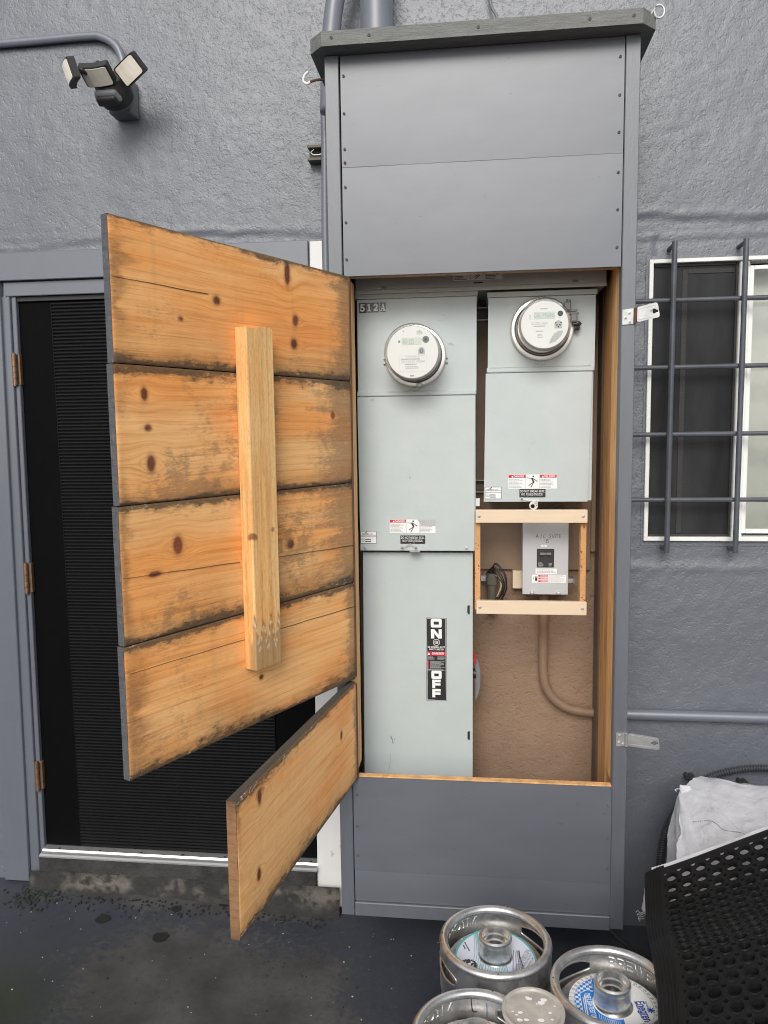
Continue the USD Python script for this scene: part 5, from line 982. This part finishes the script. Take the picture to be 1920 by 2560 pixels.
K2 = keg(.2640, -1.094, 'steel beer keg with a blue and white checked paper ring, partly under the rubber mat', [(2.2, .30), (-1.1, .30)], ('BREWERE', .125), .92, False)
cx, cy = .2665, -1.099
disc_ = Point(0, 0).buffer(.0845, 40).difference(Point(0, 0).buffer(.0362, 20))
rg = part(K2, 'paper_ring', flatprint(disc_, cx, cy, zl, 0, .0005), 'print_white')
half = Point(0, 0).buffer(.0735, 40).difference(Point(0, 0).buffer(.040, 20)).intersection(Polygon([(-.09, -.085), (.012, -.085), (.012, -.09), (.012, .0), (-.006, .09), (-.09, .09)]))
wedge = half.intersection(Polygon([(-.044, -.09), (.02, -.09), (.02, .09), (-.030, .09)]))
part(rg, 'blue_panel', flatprint(wedge, cx, cy, zl + .0007), 'print_blue')
chk = unary_union([sbox(-.09 + .0062 * i, -.09 + .0062 * j, -.09 + .0062 * (i + 1) - .0001, -.09 + .0062 * (j + 1) - .0001) for i in range(11) for j in range(30) if (i + j) % 2 == 0])
chk = chk.intersection(half).difference(Polygon([(-.062, -.048), (-.050, -.056), (-.034, -.056), (-.034, .030), (-.048, .034), (-.062, .024)])).difference(wedge)
part(rg, 'checker', flatprint(chk, cx, cy, zl + .0007), 'print_blue')
hx = Polygon([(-.0608, -.046), (-.049, -.054), (-.033, -.054), (-.033, .028), (-.047, .032), (-.0608, .022)])
part(rg, 'badge', flatprint(hx.intersection(Point(0, 0).buffer(.073, 40)).difference(Point(0, 0).buffer(.04, 20)), cx, cy, zl + .0011), 'print_blue')
part(rg, 'badge_lettering', [flattxt('THE LIGHTEST ONE', -.0445, -.012, .0095, .072, -PI / 2 + .08, cx, cy, zl + .0015, True), flatprint(unary_union([stroke([(-.053, .018), (-.0535, -.038)], .0022), stroke([(-.0565, .012), (-.057, -.034)], .0014)]), cx, cy, zl + .0015)], 'print_white')
part(rg, 'panel_lines', flatprint(unary_union([sbox(-.040 + .0036 * k, -.07, -.0392 + .0036 * k, .075) for k in range(1, 13)]).intersection(wedge.buffer(-.003)), cx, cy, zl + .0011), 'print_lilac')
tk = [Point(0, 0).buffer(.0748, 40).difference(Point(0, 0).buffer(.0741, 40))]
for k in range(44):
    a = k * 2 * PI / 44; tk.append(stroke([(.0745 * math.cos(a), .0745 * math.sin(a)), (.0845 * math.cos(a), .0845 * math.sin(a))], .0005))
part(rg, 'date_ticks', flatprint(unary_union(tk).intersection(disc_), cx, cy, zl + .0011), 'print_grey')
days = ['20', '21', '22', '23', '24', '25', '26', '27', '28', '29', '30', '31', 'JAN', 'FEB', 'MAR', 'APR', 'MAY', 'JUN', 'JUL', 'AUG', 'SEP', 'OCT']
part(rg, 'date_lettering', [flattxt(s_, .0795 * math.cos(a), .0795 * math.sin(a), .0042, .0062 if len(s_) == 2 else .0085, a - PI / 2, cx, cy, zl + .0011) for s_, a in [(s_, 2.78 - (k + .5) * 2 * PI / 44) for k, s_ in enumerate(days)]], 'print_grey')
part(rg, 'brand_lettering', flattxt('Enegren', .054, -.014, .0155, .052, -PI / 2 + .12, cx, cy, zl + .0011, True), 'print_deep_blue')
part(rg, 'small_lettering', [flattxt('BREWING COMPANY', .0445, -.012, .0038, .046, -PI / 2 + .12, cx, cy, zl + .0011), flattxt('EST 2011', .0625, .004, .003, .016, -PI / 2 + .12, cx, cy, zl + .0011), lines := flatprint(unary_union([stroke([(.012 + .004 * k, -.05), (.014 + .004 * k, -.068)], .0009) for k in range(4)]), cx, cy, zl + .0011)], 'print_deep_blue')
star = unary_union([rotz_ for rotz_ in [stroke([(.067 + .0065 * math.cos(a), -.010 + .0065 * math.sin(a)), (.067 - .0065 * math.cos(a), -.010 - .0065 * math.sin(a))], .0022) for a in np.linspace(0, PI, 5)[:-1]]])
part(rg, 'hop_mark', flatprint(star, cx, cy, zl + .0011), 'print_deep_blue')

K3 = keg(.0030, -1.246, 'steel beer keg without a paper ring, nearest the viewer, hand marked inside its rim', [(.85, .27), (-2.3, .30)], ('MICRO', .105), 2.42, True)
mk = []
def mark_in(pts, w):
    P = [(.003 + .1146 * math.cos(a), -1.246 + .1146 * math.sin(a), z) for a, z in pts]; return tube(spline(P, 5), w, 6)
part(K3, 'pen_mark', mark_in([(1.66, .578), (1.655, .560), (1.63, .545), (1.56, .5455)], .0011), 'marker'); part(K3, 'pen_mark', mark_in([(1.40, .566), (1.395, .55), (1.395, .536)], .0008), 'print_deep_blue')
part(K3, 'cap_ring', move(lathe([(.047, .5535), (.047, .565), (.0445, .5675), (.042, .565), (.042, .554)], 48), .003, -1.246, 0), 'keg_steel', smooth=35)

# plastic tub balanced on the front keg
T = thing('plastic_tub', 'cloudy beige plastic tub with a stained lid, resting on the keg rims', 'tub', (.104, -1.222, .5965))
q = lathe([(0, 0), (.040, 0), (.044, .004), (.0515, .028)], 48)
tx = .104; ty = -1.219
part(T, 'cup', move(q, tx, ty, .5962), 'tub_plastic', smooth=35)
part(T, 'lid', move(lathe([(.0515, .022), (.0555, .024), (.0562, .031), (.0545, .0335), (.051, .0325), (.049, .0290), (.046, .0282), (0, .0290)], 56), tx, ty, .5962), 'tub_plastic', smooth=35)
fl = []
r = random.Random(5)
for k in range(16):
    a, rr = r.uniform(0, 2 * PI), .042 * math.sqrt(r.random()); e = r.uniform(.0012, .0038)
    fl.append(Polygon([(rr * math.cos(a) + e * (1 + .4 * r.random()) * math.cos(t) * 1.4, rr * math.sin(a) + e * math.sin(t) * (1 + .4 * r.random())) for t in np.linspace(0, 2 * PI, 9)[:-1]]).buffer(0))
part(T, 'flakes', flatprint(unary_union(fl), tx, ty, .5962 + .0293), 'print_white', kind='stuff')

# ------------------------------------------------------------------ rubber mat draped over the pile
PU = spline([(0, .551, .4245, -.630), (.06, .530, .414, -.685), (.14, .518, .400, -.76), (.21, .528, .388, -.83), (.28, .551, .374, -.91), (.34, .584, .362, -.98), (.385, .610, .352, -1.045), (.43, .622, .342, -1.11), (.49, .622, .330, -1.18), (.58, .618, .312, -1.27), (.72, .606, .285, -1.40), (.80, .59, .27, -1.50)], 16)
arc = np.concatenate([[0], np.cumsum(np.linalg.norm(np.diff(PU[:, 1:], axis=0), axis=1))])
def mat_pt(u, v, w):
    """u across from the left edge, v along from the far edge, w above the sheet."""
    f = [np.interp(v, arc, PU[:, k]) for k in (1, 2, 3)]
    d = [(np.interp(v + .004, arc, PU[:, k]) - np.interp(v - .004, arc, PU[:, k])) for k in (1, 3)]
    ln = np.hypot(*d) + 1e-9; nzv, nyv = -d[1] / ln, d[0] / ln            # normal in the y-z plane, upwards/outwards
    hump = np.clip(v / .5, 0, 1)
    rise = (.27 * u + .20 * np.minimum(u, .5) ** 2) * (1 - .55 * np.clip((v - .34) / .3, 0, 1)) + .020 * np.sin(u * 9 + v * 5) * u * 3 * np.exp(-((v - .2) / .2) ** 2)
    x = f[1] + u * .985; y = f[2] + .155 * u * (1 - hump * .55) + nyv * w; z = f[0] + rise + nzv * w
    z = z + .004 * np.sin(u * 26 + 1) * np.exp(-((v - .30) / .12) ** 2) - .006 * np.exp(-(u / .03) ** 2) * 0
    return np.stack([x, y, z], -1)
c_, th = .0360, .0115
def cell(with_hole=True):
    s = sbox(0, 0, c_, c_).difference(Point(c_ / 2, c_ / 2).buffer(.0122, 5))
    for a in (0, c_):
        for b in (0, c_): s = s.difference(Point(a, b).buffer(.0050, 3))
    return s
def tile(poly):
    v2, f2 = trimesh.creation.triangulate_polygon(poly, engine='earcut'); n = len(v2)
    V = np.vstack([np.c_[v2, np.full(n, th)], np.c_[v2, np.zeros(n)]]); F = [f2, f2[:, ::-1] + n]
    for ring in [poly.exterior] + list(poly.interiors):
        P = np.array(ring.coords)
        for a, b in zip(P[:-1], P[1:]):
            on = any(abs(a[k] - e) < 1e-9 and abs(b[k] - e) < 1e-9 for k in (0, 1) for e in (0, c_))
            if on: continue
            o = len(V); V = np.vstack([V, [[*a, th], [*b, th], [*b, 0], [*a, 0]]]); F.append(np.array([[o, o + 2, o + 1], [o, o + 3, o + 2]]))
    for R_, w0 in ((.0122, 10),):        # raised lip round the big hole
        an = np.linspace(0, 2 * PI, 21)[:-1]
        o = len(V); rows = [(R_ + .0002, th + .0001), (R_ + .0004, th + .0022), (R_ + .0018, th + .0024), (R_ + .0026, th)]
        for r_, z_ in rows: V = np.vstack([V, np.c_[c_ / 2 + r_ * np.cos(an), c_ / 2 + r_ * np.sin(an), np.full(20, z_)]])
        for i in range(3):
            for k in range(20):
                a, b = o + i * 20 + k, o + i * 20 + (k + 1) % 20; F.append(np.array([[a, a + 20, b + 20], [a, b + 20, b]]))
    return V, np.vstack(F)
tv, tf = tile(cell()); VV, FF = [], []; o = 0
u_off, v_off, NU, NV = .046, .026, 18, 23
for i in range(NU):
    for j in range(NV):
        VV.append(tv + [u_off + i * c_, v_off + j * c_, 0]); FF.append(tf + o); o += len(tv)
VV = np.vstack(VV)
T = thing('rubber_mat', 'black rubber drainage mat full of round holes, draped over the sack in the right corner', 'mat', (.55, -.85, .3))
part(T, 'perforated_sheet', trimesh.Trimesh(mat_pt(VV[:, 0], VV[:, 1], VV[:, 2]), np.vstack(FF), process=False), 'rubber')
def strip(us, hs, v0, v1, n):
    """Border strip: profile heights hs at us, along v."""
    vs = np.linspace(v0, v1, n); V = []; k = len(us)
    for v in vs: V.append(np.stack([us, np.full(k, v), hs], -1))
    V = np.vstack(V); F = []
    for i in range(n - 1):
        a = np.arange(k - 1) + i * k; F += [np.stack([a, a + k, a + k + 1], -1), np.stack([a, a + k + 1, a + 1], -1)]
    return trimesh.Trimesh(mat_pt(V[:, 0], V[:, 1], V[:, 2]), np.vstack(F), process=False)
us = np.linspace(.0, u_off, 62); g = us / u_off
hs = th * (.30 + .70 * np.clip(g * 1.6, 0, 1)) + .0011 * np.sign(np.sin(g * 2 * PI * 7)) * np.abs(np.sin(g * 2 * PI * 7)) ** .5 * (g > .04) * (g < .80)
us = np.concatenate([[.003, -.001, -.001], us]); hs = np.concatenate([[-.010, -.006, .001], hs])
part(T, 'grooved_border', strip(us, hs, .0, v_off + NV * c_, 90), 'rubber', 'bevelled side border with fine grooves', smooth=25)
def strip_v(vs, hs, u0, u1, n):
    usv = np.linspace(u0, u1, n); k = len(vs); V = np.vstack([np.stack([np.full(k, u), vs, hs], -1) for u in usv]); F = []
    for i in range(n - 1):
        a = np.arange(k - 1) + i * k; F += [np.stack([a, a + k + 1, a + k], -1), np.stack([a, a + 1, a + k + 1], -1)]
    return trimesh.Trimesh(mat_pt(V[:, 0], V[:, 1], V[:, 2]), np.vstack(F), process=False)
vs = np.array([0.001, -.002, -.001, .004, .012, .020, v_off]); hv = np.array([-.010, -.006, .002, th * .6, th * .85, th, th])
part(T, 'far_border', strip_v(vs, hv, u_off, u_off + NU * c_, 50), 'rubber', smooth=25)
us2 = np.array([0, .036, .046, .046]) + u_off + NU * c_; part(T, 'right_border', strip(us2, np.array([th, th * .7, th * .3, -.008]), .0, v_off + NV * c_, 90), 'rubber', smooth=25)
part(T, 'near_border', strip_v(np.array([0, .012, .016, .016]) + v_off + NV * c_, np.array([th, th * .9, .004, -.006]), u_off, u_off + NU * c_, 50), 'rubber', smooth=25)

# ------------------------------------------------------------------ woven sack
def hullmesh(pts, r, edge): 
    mm = m3.Manifold.batch_hull([m3.Manifold.sphere(r, 12).translate(list(map(float, p))) for p in pts]).refine_to_length(edge); return tri(mm)
pts = [(.606, -.235, .590), (.675, -.19, .612), (.76, -.19, .585), (.90, -.20, .535), (1.25, -.2, .50), (1.3, -.2, .05), (.56, -.25, .05), (.575, -.30, .44), (.70, -.40, .50), (.95, -.42, .545), (1.3, -.45, .50), (.515, -.60, .462), (.61, -.70, .485), (.80, -.70, .575), (1.2, -.64, .70), (.53, -.42, .20), (.56, -.62, .10), (1.2, -.66, .10), (.56, -.62, .30)]
sk = hullmesh(pts, .012, .0095)
trimesh.smoothing.filter_taubin(sk, iterations=4)
v = sk.vertices; nrm = np.array(sk.vertex_normals)
fold = (nz(v[:, 0] * 1.6 + v[:, 2] * .5, v[:, 1] * .8 + v[:, 2] * .25, 9., 51, 4) - .5) * .040 * np.clip(1.6 + v[:, 1] * 2.2, .25, 1) + (nz(v[:, 0] + v[:, 1], v[:, 2] * .25, 26., 52, 3) - .5) * .030
# ridged creases running down from the gathered corner
dx, dz = v[:, 0] - .605, .62 - v[:, 2]; an = np.arctan2(dx, np.maximum(dz, .01)); rad = np.hypot(dx, dz)
fold = fold - .018 * np.abs(np.sin(an * 8.5)) ** .6 * np.clip(rad * 8, 0, 1) * np.exp(-rad / .20)
rd1 = 1 - np.abs(2 * nz(v[:, 0] * 1.5 + v[:, 1] * .6, v[:, 2] * .7 - v[:, 0] * .5, 6.5, 58, 2) - 1); rd2 = 1 - np.abs(2 * nz(v[:, 0] * .8 - v[:, 2] * .5, v[:, 2] * .9 + v[:, 1], 13., 59, 2) - 1)
fold = fold + .017 * np.clip(rd1 - .55, 0, 1) ** 1.6 * 3 + .008 * np.clip(rd2 - .5, 0, 1) * 2 - .008
tw = lambda t: np.abs((t % 1) * 2 - 1)
wob_ = nz(v[:, 0], v[:, 2] + v[:, 1], 5., 60, 3)
fold = fold * .55 + (.016 * tw(an * 2.6 + wob_ * 1.3) + .010 * tw(an * 5.3 + wob_ * 2.0 + rad * 2)) * np.clip(rad * 6, 0, 1) + .012 * tw((v[:, 0] * .8 + v[:, 2] * 1.3) * 4.2 + wob_ * 1.6) * np.clip((v[:, 0] - .70) * 6, 0, 1) - .016
sk.vertices = v + nrm * fold[:, None] * np.clip((v[:, 2] - .0) * 6, 0, 1)[:, None]
T = thing('woven_sack', 'white woven plastic sack slumped against the wall behind the rubber mat', 'sack', (.85, -.5, 0))
part(T, 'bag', sk, 'sack_weave', smooth=28)
ear = hullmesh([(.606, -.246, .606), (.612, -.250, .578), (.628, -.255, .590), (.630, -.250, .608), (.660, -.255, .555), (.655, -.262, .530)], .0045, .008)
ev = ear.vertices; ear.vertices = ev + (np.array(ear.vertex_normals) * (nz(ev[:, 0], ev[:, 2], 60., 53, 3) - .5)[:, None] * .011)
part(T, 'tied_corner', ear, 'sack_weave', 'gathered corner of the sack', smooth=40)
part(T, 'loose_thread', tube(spline([(.608, -.25, .598), (.598, -.25, .600), (.589, -.25, .596), (.594, -.25, .592)], 5), .0012, 6), 'sack_weave', smooth=True)
bg = hullmesh([(.47, -.88, .47), (.45, -1.00, .535), (.43, -1.10, .565), (.42, -1.30, .565), (.44, -1.45, .53), (.44, -1.45, .06), (.46, -1.0, .06), (1.1, -.82, .60), (1.1, -.95, .66), (1.1, -1.2, .64), (1.1, -1.4, .60), (1.1, -1.42, .06), (1.1, -.84, .05)], .01, .03)
bv = bg.vertices; bg.vertices = bv + np.array(bg.vertex_normals) * ((nz(bv[:, 0] + bv[:, 1], bv[:, 2], 12., 57) - .5) * .02)[:, None]
single('bin_bag', bg, 'plastic_black', 'black plastic bag propping up the front of the rubber mat', 'bag', smooth=50)
# dashed marker line woven into the cloth, laid on the surface
from trimesh.proximity import closest_point
P = spline([(.615, -.35, .550), (.665, -.35, .5545), (.70, -.35, .530), (.745, -.35, .524), (.78, -.35, .508), (.815, -.35, .488), (.88, -.35, .470)], 60)
try:
    tr = trimesh.ray.ray_triangle.RayMeshIntersector(sk)
    dirs = P - np.array([0, -2.53, 1.663]) ; dr = dirs / np.linalg.norm(dirs, axis=1, keepdims=True); org = P - dr * .9
    loc, ir, _ = tr.intersects_location(org, dr, multiple_hits=False)
    Q = np.full((len(P), 3), np.nan); Q[ir] = loc + np.array([0, -.0012, .0012])
except Exception: Q = P
k0 = 0
while k0 < len(Q) - 5:
    seg = Q[k0:k0 + 4]
    if not np.isnan(seg).any(): part(T, 'marker_dash', tube(seg, .0012, 5), 'plastic_grey')
    k0 += 7
fr = hullmesh([(.482, -.38, .30), (.492, -.40, .26), (.486, -.36, .345), (.51, -.40, .36), (.52, -.42, .24)], .006, .010)
ev = fr.vertices; fr.vertices = ev + (np.array(fr.vertex_normals) * (nz(ev[:, 0] + ev[:, 1], ev[:, 2], 40., 54, 3) - .5)[:, None] * .022)
part(T, 'torn_edge', fr, 'sack_weave', 'frayed torn lower corner', smooth=40)
for k in range(4): part(T, 'loose_thread', tube(spline([(.478, -.39, .30 - k * .008), (.466 - k * .002, -.40, .298 - k * .006), (.458 + k * .002, -.40, .305 - k * .008), (.452 + .004 * k, -.40, .300 - k * .009)], 5), .0010, 5), 'sack_weave', smooth=True)
# white film edge peeping out under the mat's far border
vsx = np.linspace(-.012, .50, 60); vsx = vsx + .03; A = mat_pt(vsx, np.full(60, -.004), np.full(60, -.012)); B = A + np.stack([0 * vsx, .010 + .004 * nz(vsx, 0 * vsx, 30., 55), .001 + .006 * np.clip(nz(vsx, 0 * vsx, 14., 56) - .3, 0, 1)], -1)
n = 60; V = np.vstack([A, B]); F = np.array([[i, i + 1, i + n + 1] for i in range(n - 1)] + [[i, i + n + 1, i + n] for i in range(n - 1)])
part(T, 'film_edge', trimesh.Trimesh(V, F, process=False), 'sack_weave', 'strip of clear white film along the mat edge', smooth=True)

# ------------------------------------------------------------------ flexible conduit, clips, floor litter
fp = spline([(3.2, -.03, .57), (2.3, -.03, .562), (1.6, -.03, .565), (1.15, -.03, .577), (.927, -.03, .5775), (.842, -.03, .5695), (.752, -.03, .540), (.690, -.03, .485), (.648, -.03, .42), (.622, -.03, .36), (.610, -.03, .30), (.604, -.03, .22), (.600, -.035, .10), (.598, -.04, .0)], 26)
d = np.concatenate([[0], np.cumsum(np.linalg.norm(np.diff(fp, axis=0), axis=1))]); s = np.arange(0, d[-1], .0016); fp = np.stack([np.interp(s, d, fp[:, k]) for k in range(3)], -1)
single('flexible_conduit', tube(fp, .0098 + .0022 * np.sin(s / .0082 * 2 * PI), 14), 'flex_grey', 'ribbed grey flexible conduit arching behind the white sack', 'conduit', smooth=True)
for (x, z), lb_ in (((.685, .536), 'left of two small pipe clip stubs on the wall above the sack'), ((.850, .524), 'right of two small pipe clip stubs, by the flexible conduit')):
    c2 = thing('pipe_clip', lb_, 'clip', (x, -.01, z)); part(c2, 'stud', tube([(x, .0, z), (x, -.028, z)], .007, 10), 'plastic_dark', smooth=30); part(c2, 'foot', tube([(x + .016, 0, z - .004), (x + .016, -.022, z - .004)], .010, 10), 'plastic_dark', smooth=30)
single('floor_cable', tube(spline([(.40, -.05, .06), (.47, -.12, .02), (.56, -.22, .012), (.68, -.30, .010)], 8), .007, 8), 'plastic_black', 'dark cable lying on the floor right of the cabinet', 'cable', smooth=True)
def patch(cx, cy, r0, seed, n=14):
    r_ = random.Random(seed); return Polygon([(cx + r0 * (1 + .35 * (r_.random() - .5)) * math.cos(a) * 1.15, cy + r0 * (1 + .35 * (r_.random() - .5)) * math.sin(a)) for a in np.linspace(0, 2 * PI, n + 1)[:-1]]).buffer(.002).buffer(-.002)
for k, (x, y, r0, lb_) in enumerate(((-1.26, -.175, .021, 'blotch leftmost of the four on the yard floor'), (-1.03, -.240, .024, 'largest blotch, farthest out from the door sill'), (-1.03, -.105, .015, 'small blotch between the largest one and the door sill'), (-.872, -.058, .016, 'small blotch just left of the lower plank door'))):
    q = ext(patch(x, y, r0, k), .0012); q = q.subdivide(); q.vertices[:, 2] += ground_z(q.vertices[:, 0], q.vertices[:, 1]) + .0022; single('tar_blotch', q, 'tar', 'flat black ' + lb_, 'stain')
r = random.Random(11); LG, DK = [], []
def crumb(x, y, s, z=.0):
    q = trimesh.creation.icosphere(0, s); q.apply_scale([r.uniform(.7, 1.4), r.uniform(.7, 1.4), r.uniform(.4, .8)]); q.apply_transform(trimesh.transformations.rotation_matrix(r.random() * 6, [0, 0, 1])); q.apply_translation([x, y, float(ground_z(x, y)) + s * .3 + .001]); return q
for k in range(150):
    x, y = r.uniform(-1.7, .6), -r.random() ** 1.3 * 1.0 - .10
    LG.append(crumb(x, y, r.uniform(.0012, .0028)))
for k in range(230):
    x = r.uniform(-1.62, -.5); y = -.075 - abs(r.gauss(0, .035)); DK.append(crumb(x, y, r.uniform(.0016, .0055)))
for k in range(60): DK.append(crumb(r.uniform(-1.5, .1), -r.uniform(.2, 1.0), r.uniform(.0015, .0035)))
for k in range(25): LG.append(crumb(r.uniform(.40, .60), -r.uniform(.15, .5), r.uniform(.002, .006)))
single('pale_grit', LG, 'grit_light', 'pale crumbs scattered over the dark yard floor', 'grit', 'stuff'); single('dark_grit', DK, 'grit_dark', 'black crumbs gathered along the concrete sill', 'grit', 'stuff')
MS = []
for k in range(170):
    a = r.gauss(0, 1); b = r.gauss(0, 1); MS.append(crumb(-1.555 + a * .045 + b * .02, -.085 + b * .035, r.uniform(.002, .006)))
single('moss', MS, 'moss', 'dark green moss at the foot of the left door casing', 'moss', 'stuff')

# ------------------------------------------------------------------ repeats share a group
for p in stage.GetPrimAtPath('/World').GetChildren():
    base = p.GetName().rstrip('0123456789').rstrip('_')
    g_ = {'beer_keg': 'steel beer kegs standing together below the cabinet', 'electric_meter': 'electric meters in the cabinet', 'meter_box': 'meter boxes in the cabinet', 'tar_blotch': 'black blotches on the yard floor',
          'pipe_clip': 'pipe clip stubs on the wall', 'wall_strut': 'slotted struts between the meter boxes', 'service_pipe': 'pipes behind the cabinet roof'}.get(base)
    if g_: tag(p, group=g_)
